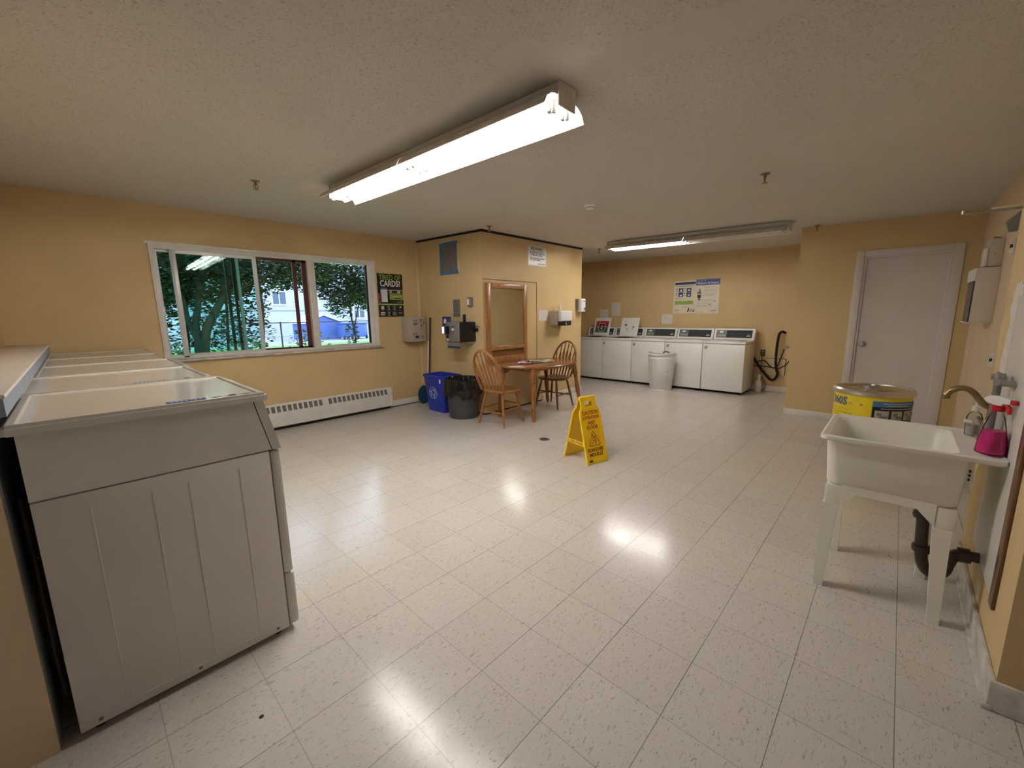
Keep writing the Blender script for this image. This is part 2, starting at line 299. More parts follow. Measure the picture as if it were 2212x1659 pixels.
    def build(s, name, parent=None, loc=None, rotz=0, sharp=40, label=None):
        me = bpy.data.meshes.new(name); me.from_pydata(s.v, [], s.f)
        for k in s.mats: me.materials.append(k if not isinstance(k, str) else M[k])
        me.polygons.foreach_set('material_index', s.mi)
        b = bmesh.new(); b.from_mesh(me); bmesh.ops.recalc_face_normals(b, faces=b.faces[:]); b.to_mesh(me); b.free()
        me.polygons.foreach_set('use_smooth', [True]*len(me.polygons)); me.set_sharp_from_angle(angle=math.radians(sharp)); me.update()
        o = bpy.data.objects.new(name, me); COL.objects.link(o)
        if parent: o.parent = parent
        if loc: o.location = loc
        if rotz: o.rotation_euler = (0, 0, rotz)
        if label: o['label'] = label
        return o

def tag(o, label, cat, group=None):
    o['label'] = label; o['category'] = cat
    if group: o['group'] = group
    return o
def thing(name, label, cat, loc=(0, 0, 0), rotz=0.0, group=None):
    o = bpy.data.objects.new(name, None); o.empty_display_size = 0.05; COL.objects.link(o)
    o.location = loc; o.rotation_euler = (0, 0, rotz); return tag(o, label, cat, group)
def struct(mb, name, parent=None):
    o = mb.build(name, parent)
    if not parent: o['kind'] = 'structure'
    return o
def kids(o): return [c for c in bpy.data.objects if c.parent == o]
def dup(root, loc, label, rotz=None):
    r = root.copy(); COL.objects.link(r); r.location = loc; r['label'] = label
    if rotz is not None: r.rotation_euler = (0, 0, rotz)
    for ch in kids(root):
        c = ch.copy(); COL.objects.link(c); c.parent = r
        for g in kids(ch):
            d = g.copy(); COL.objects.link(d); d.parent = c
    return r

# ---------------------------------------------------------------- room shell
def CZ(y): return 2.475 + 0.024*y
WY = 4.64; BX = 3.57; BY = 3.13; BXR = 5.97; FX = 8.05; DX = 6.30; AY = -0.03; RY = -1.63; CY = -1.47; CX0 = 1.74; CX1 = 2.95; LX = -0.775; PX = -0.555
TOP = 2.72
struct(MB().box(-2.2, 8.6, -3.6, 5.2, -0.15, 0, 'floor'), 'floor')
c = MB(); n0, n1 = -3.6, 5.2
c.add([(-2.2, n0, CZ(n0)), (8.6, n0, CZ(n0)), (8.6, n1, CZ(n1)), (-2.2, n1, CZ(n1)), (-2.2, n0, 3.0), (8.6, n0, 3.0), (8.6, n1, 3.0), (-2.2, n1, 3.0)],
      [(0, 1, 2, 3), (7, 6, 5, 4), (0, 4, 5, 1), (1, 5, 6, 2), (2, 6, 7, 3), (3, 7, 4, 0)], 'ceiling'); struct(c, 'ceiling')
# window wall with opening
WX0, WX1, WZ0, WZ1 = 0.315, 2.80, 0.985, 2.20
w = MB(); w.box(-0.95, WX0, WY, WY+0.22, 0, TOP, 'wall').box(WX1, 8.25, WY, WY+0.22, 0, TOP, 'wall').box(WX0, WX1, WY, WY+0.22, 0, WZ0, 'wall').box(WX0, WX1, WY, WY+0.22, WZ1, TOP, 'wall')
struct(w, 'wall_window')
struct(MB().box(LX-0.2, LX, 0.81, WY, 0, TOP, 'wall').box(-1.8, LX, 0.81, 1.0, 0, TOP, 'wall_old'), 'wall_left')
struct(MB().box(-2.0, -1.8, -3.4, 1.0, 0, TOP, 'door'), 'wall_entry')
struct(MB().box(-2.0, CX0+0.2, -3.6, -3.4, 0, TOP, 'door'), 'wall_rear')
# low service chase behind the dryers
ch = MB(); ch.box(LX, PX, 0.81, WY, 0, 1.195, 'wall_old'); struct(ch, 'trim_service_chase')
struct(MB().box(PX, PX+0.004, 0.83, WY, 0.02, 1.17, 'chasegrey'), 'trim_chase_board')
# pantry box with the mirror
struct(MB().box(BX, BXR, BY, WY, 0, TOP, 'wall'), 'wall_closet')
struct(MB().box(FX, FX+0.2, -0.2, WY, 0, TOP, 'wall'), 'wall_far')
DY0, DY1, DZ = -1.435, -0.69, 2.045     # door opening
w = MB(); w.box(DX, DX+0.14, RY-0.1, DY0, 0, TOP, 'wall').box(DX, DX+0.14, DY1, AY, 0, TOP, 'wall').box(DX, DX+0.14, DY0, DY1, DZ, TOP, 'wall'); struct(w, 'wall_door')
struct(MB().box(DX+0.14, FX, AY-0.12, AY, 0, TOP, 'wall'), 'wall_alcove')
struct(MB().box(CX1, DX, RY-0.15, RY, 0, TOP, 'wall_old'), 'wall_right')
struct(MB().box(CX0, CX1, -3.4, CY, 0, TOP, 'wall'), 'wall_chase')
# trims: dark gap along the closet top, baseboards
t = MB()
for (x0, y0, x1, y1) in ((BX-0.012, BY-0.012, BXR, BY), (BX-0.012, BY, BX, WY)):
    za, zb = CZ(BY), CZ(BY if y1 == BY else WY)
    if y1 == BY: t.box(x0, x1, y0, y1, za-0.030, za+0.01, 'blackmat')
    else: t.add([(x0, y0, za-0.03), (x1, y0, za-0.03), (x1, y1, zb-0.03), (x0, y1, zb-0.03), (x0, y0, za+0.01), (x1, y0, za+0.01), (x1, y1, zb+0.01), (x0, y1, zb+0.01)],
               [(0, 1, 2, 3), (7, 6, 5, 4), (0, 4, 5, 1), (1, 5, 6, 2), (2, 6, 7, 3), (3, 7, 4, 0)], 'blackmat')
struct(t, 'trim_closet_top')
struct(MB().box(BX-0.006, BX+0.0, BY-0.006, WY, CZ(BY)-0.075, CZ(BY)-0.065, 'wall_old').box(BX-0.006, BXR, BY-0.006, BY, CZ(BY)-0.075, CZ(BY)-0.065, 'wall_old').box(3.53, 3.57, WY-0.012, WY, 0.3, 2.56, 'wall_old'), 'trim_closet_bead')
struct(MB().box(2.93, BX, WY-0.015, WY, 0.012, 0.105, 'trim', 0.004).box(2.93, BX, WY-0.004, WY, 0, 0.02, 'blackmat'), 'baseboard_window')
struct(MB().box(4.85, BXR+0.013, BY-0.013, BY, 0.0, 0.10, 'trim', 0.004).box(BXR, BXR+0.013, BY, BY+0.8, 0, 0.10, 'trim'), 'baseboard_closet')
struct(MB().box(BX-0.004, 4.85, BY-0.006, BY, 0, 0.018, 'blackmat').box(BX-0.006, BX, BY, WY-0.02, 0, 0.018, 'blackmat'), 'trim_closet_floor_gap')
struct(MB().box(FX-0.013, FX, AY, WY-0.4, 0, 0.10, 'trim', 0.004), 'baseboard_far')
struct(MB().box(DX-0.013, DX, -0.60, AY, 0, 0.085, 'trim', 0.004).box(DX-0.013, DX+0.14, AY, AY+0.013, 0, 0.085, 'trim', 0.004), 'baseboard_door')
struct(MB().box(CX1, DX, RY, RY+0.013, 0, 0.10, 'dirtytrim', 0.004), 'baseboard_right')
b = MB(); b.box(CX0-0.015, CX1+0.012, CY, CY+0.016, 0, 0.115, 'dirtytrim', 0.005).box(CX0-0.02, CX1+0.012, CY, CY+0.028, 0, 0.02, 'dirtytrim', 0.004)
b.box(CX0-0.016, CX0, -3.38, CY+0.012, 0, 0.115, 'dirtytrim', 0.005); struct(b, 'baseboard_chase')
# access door seam on the closet front
s_ = MB(); s_.box(3.50+0.08, 4.72, BY-0.004, BY, 1.90, 1.906, 'blackmat').box(4.715, 4.722, BY-0.004, BY, 0.1, 1.905, 'brownframe'); struct(s_, 'trim_access_door_seam')

# ---------------------------------------------------------------- window
f = MB(); y0 = WY-0.012
f.box(WX0-0.045, WX1+0.03, y0, WY+0.05, WZ1-0.005, WZ1+0.022, 'trim', 0.004)
f.box(WX0-0.02, WX0+0.028, y0, WY+0.12, WZ0, WZ1, 'trim', 0.004).box(WX1-0.045, WX1+0.02, y0, WY+0.12, WZ0, WZ1, 'trim', 0.004)
f.box(WX0, WX1, WY-0.004, WY+0.12, WZ1-0.05, WZ1, 'trim', 0.004).box(WX0, WX1, WY-0.004, WY+0.12, WZ0, WZ0+0.035, 'trim', 0.004)
f.box(1.862, 1.945, WY-0.01, WY+0.12, WZ0, WZ1, 'trim', 0.005)
win = struct(f, 'window_1')
MB().box(WX0-0.02, WX1+0.06, WY-0.05, WY+0.02, WZ0-0.025, WZ0, 'dirtytrim', 0.006).build('window_sill', win)
MB().frame(0.475, 1.278, 1.0, 2.155, 0.040, WY+0.012, WY+0.035, 'alu').build('inner_sash', win)
MB().box(0.505, 1.25, WY+0.022, WY+0.025, 1.03, 2.12, 'greenpane').build('glass_pane', win)
MB().box(0.463, 0.515, WY-0.004, WY+0.012, 1.0, 2.155, 'alu', 0.003).build('sash_stile', win)
MB().frame(0.335, 1.10, 1.0, 2.155, 0.03, WY+0.055, WY+0.075, 'alu').build('outer_sash', win)
MB().box(0.355, 1.08, WY+0.064, WY+0.067, 1.03, 2.13, 'greenpane').build('glass_pane', win)
MB().box(0.962, 0.992, WY+0.085, WY+0.11, 1.0, 2.15, 'brownframe').box(1.035, 1.062, WY+0.085, WY+0.11, 1.0, 2.15, 'blackmat').build('screen_bar', win)
g = MB(); g.box(1.28, 1.865, WY+0.05, WY+0.08, 2.12, 2.16, 'redframe').box(1.28, 1.865, WY+0.05, WY+0.08, 1.0, 1.04, 'redframe').box(1.695, 1.735, WY+0.05, WY+0.08, 1.0, 2.15, 'redframe').box(1.81, 1.865, WY+0.05, WY+0.08, 1.0, 2.15, 'redframe')
g.build('painted_sash', win)
MB().box(1.28, 1.82, WY+0.064, WY+0.067, 1.03, 2.13, 'pane').build('glass_pane', win)
MB().frame(1.945, 2.757, 1.02, 2.165, 0.018, WY+0.02, WY+0.05, 'trim').box(2.68, 2.70, WY+0.02, WY+0.05, 1.03, 2.15, 'ink').box(2.70, 2.757, WY+0.01, WY+0.05, 1.02, 2.165, 'trim', 0.004).build('fixed_sash', win)
MB().box(1.955, 2.69, WY+0.034, WY+0.037, 1.03, 2.15, 'pane').build('glass_pane', win)
MB().box(0.335, 0.362, WY-0.004, WY+0.03, 1.46, 1.54, 'wplastic', 0.004).build('sash_latch', win)

# ---------------------------------------------------------------- door
dd = MB(); dd.box(DX-0.02, DX+0.002, DY0-0.075, DY0, 0, DZ+0.065, 'door', 0.004).box(DX-0.02, DX+0.002, DY1, DY1+0.075, 0, DZ+0.065, 'door', 0.004).box(DX-0.02, DX+0.002, DY0, DY1, DZ, DZ+0.065, 'door', 0.004)
dd.box(DX+0.003, DX+0.14, DY0, DY0+0.02, 0, DZ, 'door').box(DX+0.003, DX+0.14, DY1-0.02, DY1, 0, DZ, 'door').box(DX+0.003, DX+0.14, DY0+0.02, DY1-0.02, DZ-0.02, DZ, 'door')
door = struct(dd, 'door_1')
MB().box(DX+0.035, DX+0.075, DY0+0.022, DY1-0.022, 0.008, DZ-0.022, 'door').build('door_leaf', door)
kb = MB(); kb.M = Matrix.Translation((DX+0.035, -0.765, 1.0)) @ Matrix.Rotation(-PI/2, 4, 'Y')
kb.lathe([(0.033, 0), (0.033, 0.005), (0.012, 0.012), (0.012, 0.028), (0.026, 0.036), (0.030, 0.05), (0.024, 0.062), (0.001, 0.066)], (0, 0, 0), 'steel', 20).build('door_knob', door)

# ---------------------------------------------------------------- ledge over the chase
lg = thing('service_ledge', 'long white ledge on the low wall behind the row of white dryers', 'ledge', (-0.62, 2.7, 1.17))
MB().box(-0.155, 0.115, -1.89, 1.94, 0.026, 0.04, 'laminate', 0.004).build('ledge_top', lg)
MB().box(0.066, 0.108, -1.87, 1.94, -0.030, 0.026, 'chasegrey').build('ledge_edging', lg)

# ---------------------------------------------------------------- strip lights
def strip_light(name, label, x, ya, yb, lit, pitch):
    yc = (ya+yb)/2; t = thing(name, label, 'ceiling light', (x, yc, CZ(yc)-0.002)); t.rotation_euler = (math.atan(0.024), 0, 0)
    L = (yb-ya)/2
    c = MB()
    c.prism([(-0.055, 0), (0.055, 0), (0.055, -0.05), (0.035, -0.075), (-0.035, -0.075), (-0.055, -0.05)], -L, L, 'fixture'); c.build('channel', t)
    for sgn in (-1, 1):
        for a, b_ in ((-L+0.004, -0.003), (0.003, L-0.004)):
            r = MB(); pr = [(0.045, -0.062), (0.075, -0.056), (0.11, -0.066), (0.140, -0.088), (0.158, -0.122)]
            outer = [(p[0]*sgn, p[1]) for p in pr]; inner = [((p[0]+0.0035)*sgn, p[1]+0.003) for p in pr]
            poly = outer + inner[::-1]; n = len(poly)
            v = [(p[0], a, p[1]) for p in poly] + [(p[0], b_, p[1]) for p in poly]; fs = [tuple(range(n)), tuple(range(2*n-1, n-1, -1))]
            r.add(v, fs, 'fixture')
            k = len(pr)
            fs_in = []; fs_out = []
            for i in range(n):
                q = (i, i+n, (i+1) % n+n, (i+1) % n); (fs_in if i < k-1 else fs_out).append(q)
            r.add(v, fs_in, 'fixture'); r.add(v, fs_out, 'fixouter'); r.build('reflector', t)
    for iy, (a, b_) in enumerate(((-L+0.045, -0.025), (0.025, L-0.045))):
        for ix, tx in enumerate((-pitch, pitch)):
            on = lit[iy][ix]
            if on is None: continue
            e = MB(); e.M = Matrix.Translation((tx, a, -0.108)) @ Matrix.Rotation(-PI/2, 4, 'X')
            ln = b_-a; e.lathe([(0.0125, 0.02), (0.0125, ln-0.02)], (0, 0, 0), 'tube' if on else 'deadtube', 14).build('tube', t)
            for pr_ in ([(0.0125, 0.0), (0.0135, 0.003), (0.0135, 0.02)], [(0.0135, ln-0.02), (0.0135, ln-0.003), (0.0125, ln)]):
                e = MB(); e.M = Matrix.Translation((tx, a, -0.108)) @ Matrix.Rotation(-PI/2, 4, 'X'); e.lathe(pr_, (0, 0, 0), 'steel', 12).build('tube_cap', t)
    for yy in (-L+0.035, -0.012, 0.012, L-0.035):
        for tx in (-pitch, pitch): MB().box(tx-0.012, tx+0.012, yy-0.007, yy+0.007, -0.125, -0.07, 'wplastic', 0.003).build('lamp_holder', t)
    for sg in (-1, 1): MB().prism([(-0.066, 0), (0.066, 0), (0.066, -0.104), (-0.066, -0.104)], sg*L, sg*(L+0.006), 'fixouter').build('end_plate', t)
    return t
strip_light('fluorescent_light', 'long twin-tube fluorescent light on the ceiling above the near dryers, all tubes lit', 1.395, 0.17, 2.62, ((1, 1), (1, 1)), 0.052)
strip_light('fluorescent_light', 'long fluorescent light before the far washers, right half dark', 5.73, 0.0, 2.45, ((0, 0), (1, 1)), 0.052)

# ---------------------------------------------------------------- ceiling devices
def sprinkler(x, y, label):
    o = MB(); o.lathe([(0.035, 0), (0.033, -0.006), (0.012, -0.009), (0.010, -0.035)], (0, 0, 0), 'brass', 14)
    o.tube([(0.009, 0, -0.03), (0.018, 0, -0.045), (0.010, 0, -0.062), (0, 0, -0.066)], 0.003, 'brass', 6).tube([(-0.009, 0, -0.03), (-0.018, 0, -0.045), (-0.010, 0, -0.062), (0, 0, -0.066)], 0.003, 'brass', 6)
    o.lathe([(0.020, -0.066), (0.020, -0.069)], (0, 0, 0), 'brass', 12).lathe([(0.003, -0.035), (0.003, -0.064)], (0, 0, 0), 'redpl', 6)
    tag(o.build('sprinkler_head', None, (x, y, CZ(y))), label, 'sprinkler', 'ceiling sprinkler heads')
sprinkler(0.86, 2.95, 'brass sprinkler head on the ceiling above the left end of the window')
sprinkler(3.50, -0.20, 'brass sprinkler head on open ceiling between the smoke detector and the door wall')
sprinkler(3.50, 2.90, 'brass sprinkler head on the ceiling at the corner of the closet wall')
sprinkler(6.25, 2.95, 'small sprinkler head at the left end of the half-lit ceiling light')
sprinkler(6.22, -0.20, 'brass sprinkler head close to the top left of the wall with the door')
o = MB(); o.lathe([(0.062, 0), (0.062, -0.012), (0.045, -0.024), (0.045, -0.034), (0.02, -0.045), (0.001, -0.047)], (0, 0, 0), 'wplastic', 28).lathe([(0.046, -0.026), (0.046, -0.031)], (0, 0, 0), 'greyink', 28)
tag(o.build('smoke_detector', None, (3.43, 1.34, CZ(1.34))), 'round white smoke detector in the middle of the ceiling', 'smoke detector')

# ---------------------------------------------------------------- near dryers
def dryer(label, loc):
    t = thing('clothes_dryer', label, 'dryer', loc, 0, 'row of white dryers along the left wall')
    Wd = 0.745
    b = MB(); b.box(-0.505, 0.158, 0, Wd, 0.03, 0.866, 'whiteside', 0.004)
    for (x, z1) in ((-0.38, 0.82), (-0.223, 0.815), (-0.118, 0.817), (0.045, 0.824)):
        b.box(x-0.0018, x+0.0018, -0.0018, 0.002, 0.075, z1, 'whiteside', 0.0008)
    b.box(-0.36, 0.03, -0.0015, 0.001, 0.062, 0.066, 'whiteside')
    b.build('cabinet', t)
    for x in (-0.453, -0.17, 0.112):
        sc = MB(); sc.M = Matrix.Translation((x, 0.001, 0.05)) @ Matrix.Rotation(PI/2, 4, 'X'); sc.lathe([(0.007, 0), (0.006, 0.003), (0.001, 0.004)], (0, 0, 0), 'brass', 10).build('screw', t)
    c = MB(); poly = [(-0.505, 0.871), (0.168, 0.871), (0.120, 1.083), (-0.505, 1.083)]; c.prism(poly, 0.0, Wd, 'whiteside'); c.build('console', t)
    c = MB(); c.prism([(0.172, 0.871), (0.206, 0.868), (0.158, 1.083), (0.124, 1.083)], 0.001, Wd-0.001, 'white'); cf = c.build('console_front', t)
    for i in range(5):
        p = MB(); yy = 0.14+i*0.10; p.M = Matrix.Translation((0.184, yy, 0.975)) @ Matrix.Rotation(PI/2-0.22, 4, 'Y'); p.lathe([(0.026 if i == 0 else 0.014, 0), (0.02 if i == 0 else 0.012, 0.014), (0.001, 0.015)], (0, 0, 0), 'steel' if i == 0 else 'greyink', 16).build('control_button', t)
    f = MB(); f.box(0.162, 0.200, 0.002, Wd-0.002, 0.292, 0.862, 'white', 0.008); f.build('front_panel', t)
    d = MB(); d.box(0.200, 0.222, 0.13, Wd-0.13, 0.36, 0.80, 'white', 0.012).box(0.222, 0.234, 0.55, 0.59, 0.52, 0.64, 'steel', 0.004); d.build('dryer_door', t)
    l = MB(); l.box(0.162, 0.204, 0.002, Wd-0.002, 0.032, 0.286, 'white', 0.012); l.build('lower_panel', t)
    # top lid: raised rim and recessed field
    b2 = bmesh.new(); x0, x1, y0_, y1_, z0, z1 = -0.530, 0.176, -0.010, Wd+0.006, 1.085, 1.118
    bmesh.ops.create_cube(b2, size=1)
    for q in b2.verts: q.co = ((x0+x1)/2+q.co.x*(x1-x0), (y0_+y1_)/2+q.co.y*(y1_-y0_), (z0+z1)/2+q.co.z*(z1-z0))
    b2.faces.ensure_lookup_table(); topf = max(b2.faces, key=lambda q: q.calc_center_median().z)
    bmesh.ops.inset_individual(b2, faces=[topf], thickness=0.040); bmesh.ops.inset_individual(b2, faces=[topf], thickness=0.009, depth=-0.006)
    es = [e for e in b2.edges if all(abs(v.co.z-z1) < 1e-4 and (min(abs(v.co.x-x0), abs(v.co.x-x1)) < 1e-4 or min(abs(v.co.y-y0_), abs(v.co.y-y1_)) < 1e-4) for v in e.verts)]
    es += [e for e in b2.edges if abs(e.verts[0].co.z-e.verts[1].co.z) > 0.02]
    bmesh.ops.bevel(b2, geom=es, offset=0.011, segments=4, affect='EDGES')
    MB().bm(b2, 'white').build('top_lid', t)
    k = MB(); zt = 1.1125
    k.box(-0.14, -0.02, 0.055, 0.092, zt, zt+0.0008, 'bluep').box(-0.06, -0.022, 0.060, 0.088, zt, zt+0.0012, 'navy')
    for i in range(7): k.box(-0.128+i*0.0145, -0.120+i*0.0145, 0.066, 0.078, zt, zt+0.0013, 'whiteprint')
    for i in range(3):
        xx = -0.005+i*0.052; k.box(xx, xx+0.03, 0.055, 0.059, zt, zt+0.0008, 'greyink').box(xx+0.012, xx+0.036, 0.064, 0.090, zt, zt+0.0008, 'ink' if i == 1 else 'greyink').box(xx, xx+0.008, 0.064, 0.090, zt, zt+0.0008, 'paleink')
    k.build('decal', t)
    for x in (-0.46, 0.12):
        for y in (0.05, Wd-0.05): MB().lathe([(0.018, 0), (0.018, 0.012), (0.008, 0.014), (0.008, 0.03)], (x, y, 0), 'black', 12).build('foot', t)
    return t
P_ = 0.763
d0 = dryer('nearest white front-loading dryer of the row, its plain side towards the viewer', (0, 0.80, 0))
DL = ['white dryer second from the viewer, its lid set slightly further back', 'white dryer in the middle of the row along the left wall', 'white dryer next to last, under the left end of the window', 'farthest white dryer, standing against the window wall']
for i in range(4): dup(d0, (-0.03 if i == 0 else -0.012, 0.80+P_*(i+1), 0), DL[i])
for h, (zz, lab) in enumerate(((0.5, 'black ribbed vent hose in the gap behind the nearest dryer'),)):
    tag(MB().tube([(-0.535, 0.95, 0.85), (-0.53, 0.93, 0.6), (-0.53, 0.91, 0.35), (-0.532, 0.93, 0.12), (-0.532, 1.1, 0.05)], 0.013, 'darkpipe', 10).build('vent_hose'), lab, 'hose')

# ---------------------------------------------------------------- wall heater
h = thing('baseboard_heater', 'long white baseboard heater under the window with a slotted top', 'heater', (1.85, WY, 0))
hb = MB(); x0, x1 = -1.0, 1.07
hb.add([(x, y, z) for x in (x0, x1) for (y, z) in ((0, 0.33), (-0.035, 0.33), (-0.085, 0.19), (-0.085, 0.05), (-0.075, 0.04), (0, 0.04))],
       [(0, 1, 7, 6), (1, 2, 8, 7), (2, 3, 9, 8), (3, 4, 10, 9), (4, 5, 11, 10), (5, 0, 6, 11), (5, 4, 3, 2, 1, 0), (6, 7, 8, 9, 10, 11)], 'trim'); hb.build('casing', h)
g = MB(); n_ = Vector((0, -0.14, -0.05)).normalized()
nslot = 30
for i in range(nslot):
    if i == 15: g.build('outlet_grille', h); g = MB(); continue
    xx = x0+0.06+i*0.0655
    # slots lie on the slanted upper face
    def P(u, s): return (xx+u, -0.035-0.05*s-0.0008, 0.33-0.14*s)
    g.add([P(0, 0.18), P(0.044, 0.18), P(0.044, 0.72), P(0, 0.72)], [(0, 1, 2, 3)], 'heatgrille')
g.build('outlet_grille', h)
MB().box(x1, x1+0.012, -0.088, 0, 0.04, 0.335, 'trim', 0.003).build('end_cap', h)
MB().box(x0+0.02, x1-0.02, -0.05, -0.005, 0.0, 0.04, 'blackmat').build('heater_base', h)

# ---------------------------------------------------------------- posters and boxes on the window wall
def wall_thing(name, label, cat, x, y, z, facing, group=None):
    return thing(name, label, cat, (x, y, z), {'-Y': 0, '-X': -PI/2, '+Y': PI}[facing], group)
p = wall_thing('poster', 'black and green poster reading TIRED OF CARDS? beside the window', 'poster', 3.055, WY, 1.73, '-Y')
MB().box(-0.213, 0.213, -0.004, 0, -0.32, 0.32, 'posterblack').build('sheet', p)
k = MB(); y = -0.0045
k.text('TIRED OF', 0.108, 0.0, 0.262, y, 'green', 0.0022, 0.80).build('green_heading', p)
MB().text('CARDS?', 0.122, 0.0, 0.172, y, 'whiteprint', 0.003, 0.80).build('white_heading', p)
k = MB(); k.quad(-0.20, 0.21, 0.03, 0.085, y, 'paleink').quad(-0.213, -0.175, -0.12, 0.085, y, 'pinkmag').quad(-0.06, -0.02, 0.035, 0.075, y-0.0006, 'ink').quad(0.02, 0.11, 0.035, 0.072, y-0.0006, 'ink').quad(0.17, 0.2, 0.03, 0.075, y-0.0006, 'ink')
k.box(-0.165, -0.055, y-0.002, y, -0.112, 0.12, 'ink', 0.0).quad(-0.160, -0.06, -0.10, 0.085, y-0.002, 'whiteprint').quad(-0.160, -0.06, 0.087, 0.112, y-0.002, 'tape')
for i in range(5): k.quad(-0.15, -0.08, 0.05-i*0.03, 0.054-i*0.03, y-0.0026, 'paleink')
k.quad(-0.02, 0.213, -0.065, 0.022, y, 'green').text('NO CARDS', 0.03, 0.105, -0.012, y-0.001, 'whiteprint', 0, 0.7) if False else k.quad(-0.02, 0.213, -0.065, 0.022, y, 'green')
k.quad(0.03, 0.18, -0.022, -0.016, y-0.0008, 'whiteprint').quad(0.06, 0.17, -0.05, -0.036, y-0.0008, 'ink').quad(0.10, 0.18, -0.104, -0.095, y, 'paleink').quad(0.17, 0.182, -0.095, -0.075, y, 'paleink')
k.quad(-0.213, 0.213, -0.145, -0.122, y, 'green').quad(-0.15, 0.1, -0.137, -0.131, y-0.0008, 'whiteprint')
for r_ in range(2):
    for c_ in range(4):
        cx = -0.15+c_*0.10; cz = -0.185-r_*0.085
        if r_ == 0 and c_ == 0: k.box(cx-0.022, cx+0.022, y-0.001, y, cz-0.024, cz+0.024, 'whiteprint').box(cx-0.008, cx+0.008, y-0.0016, y, cz-0.01, cz+0.01, 'paleink')
        elif c_ == 1 or (r_ == 0 and c_ == 2): k.frame(cx-0.014, cx+0.014, cz-0.026, cz+0.026, 0.004, y-0.001, y, 'whiteprint')
        elif r_ == 1 and c_ == 0: k.quad(cx-0.036, cx+0.036, cz+0.004, cz+0.02, y, 'whiteprint').quad(cx-0.036, cx+0.0, cz-0.024, cz-0.006, y, 'whiteprint').quad(cx+0.008, cx+0.036, cz-0.024, cz-0.01, y, 'whiteprint')
        elif r_ == 1 and c_ == 2: k.quad(cx-0.03, cx+0.03, cz+0.012, cz+0.02, y, 'paleink').quad(cx-0.03, cx-0.004, cz-0.018, cz, y, 'paleink').quad(cx+0.004, cx+0.03, cz-0.018, cz-0.004, y, 'paleink')
        elif r_ == 1: k.quad(cx-0.036, cx+0.036, cz, cz+0.012, y, 'paleink')
        else: k.add([(cx-0.02, y, cz-0.01), (cx+0.005, y, cz+0.026), (cx+0.026, y, cz+0.01), (cx+0.006, y, cz-0.0)], [(0, 1, 2, 3)], 'whiteprint')
        k.quad(cx-0.03, cx+0.03, cz-0.036, cz-0.033, y, 'greyink').quad(cx-0.022, cx+0.022, cz-0.042, cz-0.039, y, 'greyink')
k.build('printed_pictures', p)

cm = wall_thing('change_machine', 'beige metal card vending box on the wall under the black poster', 'vending machine', 3.355, WY, 1.21, '-Y')
MB().box(-0.145, 0.145, -0.235, 0, -0.19, 0.19, 'beigebox', 0.005).build('housing', cm)
y = -0.2355; k = MB()
k.text('PhoneCard', 0.034, -0.045, 0.135, y, 'greyink', 0, 0.75) if False else k.quad(-0.09, 0.0, 0.125, 0.142, y, 'greyink')
k.quad(-0.08, -0.01, 0.108, 0.113, y, 'greyink').quad(-0.085, 0.0, 0.082, 0.094, y, 'ink').quad(-0.06, -0.02, 0.066, 0.076, y, 'ink')
k.quad(0.04, 0.09, 0.105, 0.112, y, 'ink').quad(0.11, 0.116, 0.12, 0.15, y, 'ink').quad(0.098, 0.13, 0.07, 0.115, y, 'greyink')
k.quad(-0.085, -0.072, -0.085, -0.055, y, 'ink').quad(-0.055, -0.01, -0.08, -0.06, y, 'greyink').quad(-0.1, -0.06, -0.10, -0.096, y, 'greyink').quad(0.04, 0.11, -0.115, -0.108, y, 'ink').quad(0.05, 0.10, -0.132, -0.126, y, 'greyink').quad(0.045, 0.105, -0.15, -0.145, y, 'greyink').quad(-0.09, -0.06, -0.165, -0.155, y, 'greyink')
k.build('printed_text', cm)
MB().box(0.045, 0.078, y-0.006, y, 0.128, 0.155, 'redled', 0.004).build('red_lamp', cm)
MB().box(-0.055, 0.012, y-0.004, y, -0.14, -0.098, 'black', 0.003).build('card_slot', cm)
MB().frame(0.055, 0.08, 0.04, 0.075, 0.006, y-0.004, y, 'ink').box(0.062, 0.073, y-0.006, y, 0.005, 0.022, 'ink', 0.003).build('coin_slot', cm)

# broom, handle, dustpan
tag(MB().tube([(3.44, 4.325, 0.03), (3.525, 4.31, 1.36)], 0.013, 'black', 10).tube([(3.525, 4.31, 1.36), (3.527, 4.3095, 1.385)], 0.016, 'black', 10).build('mop_handle'), 'black mop handle leaning in the corner behind the blue bin', 'mop')
tag(MB().tube([(3.46, 4.41, 0.03), (3.545, 4.40, 1.02)], 0.013, 'trim', 10).build('broom_handle'), 'pale broom stick leaning in the corner beside the beige box', 'broom')
dp = thing('dustpan', 'dark teal dustpan standing on edge behind the blue recycling bin', 'dustpan', (3.38, 4.368, 0))
pts = [(0.115*math.cos(a)*0.9, 0.02+0.15*(1+math.sin(a))) for a in [i*2*PI/24 for i in range(24)]]
MB().prism(pts, -0.012, 0.012, 'teal').build('pan', dp); MB().box(-0.12, 0.12, -0.03, 0.018, 0, 0.025, 'alu', 0.008).build('lip', dp)

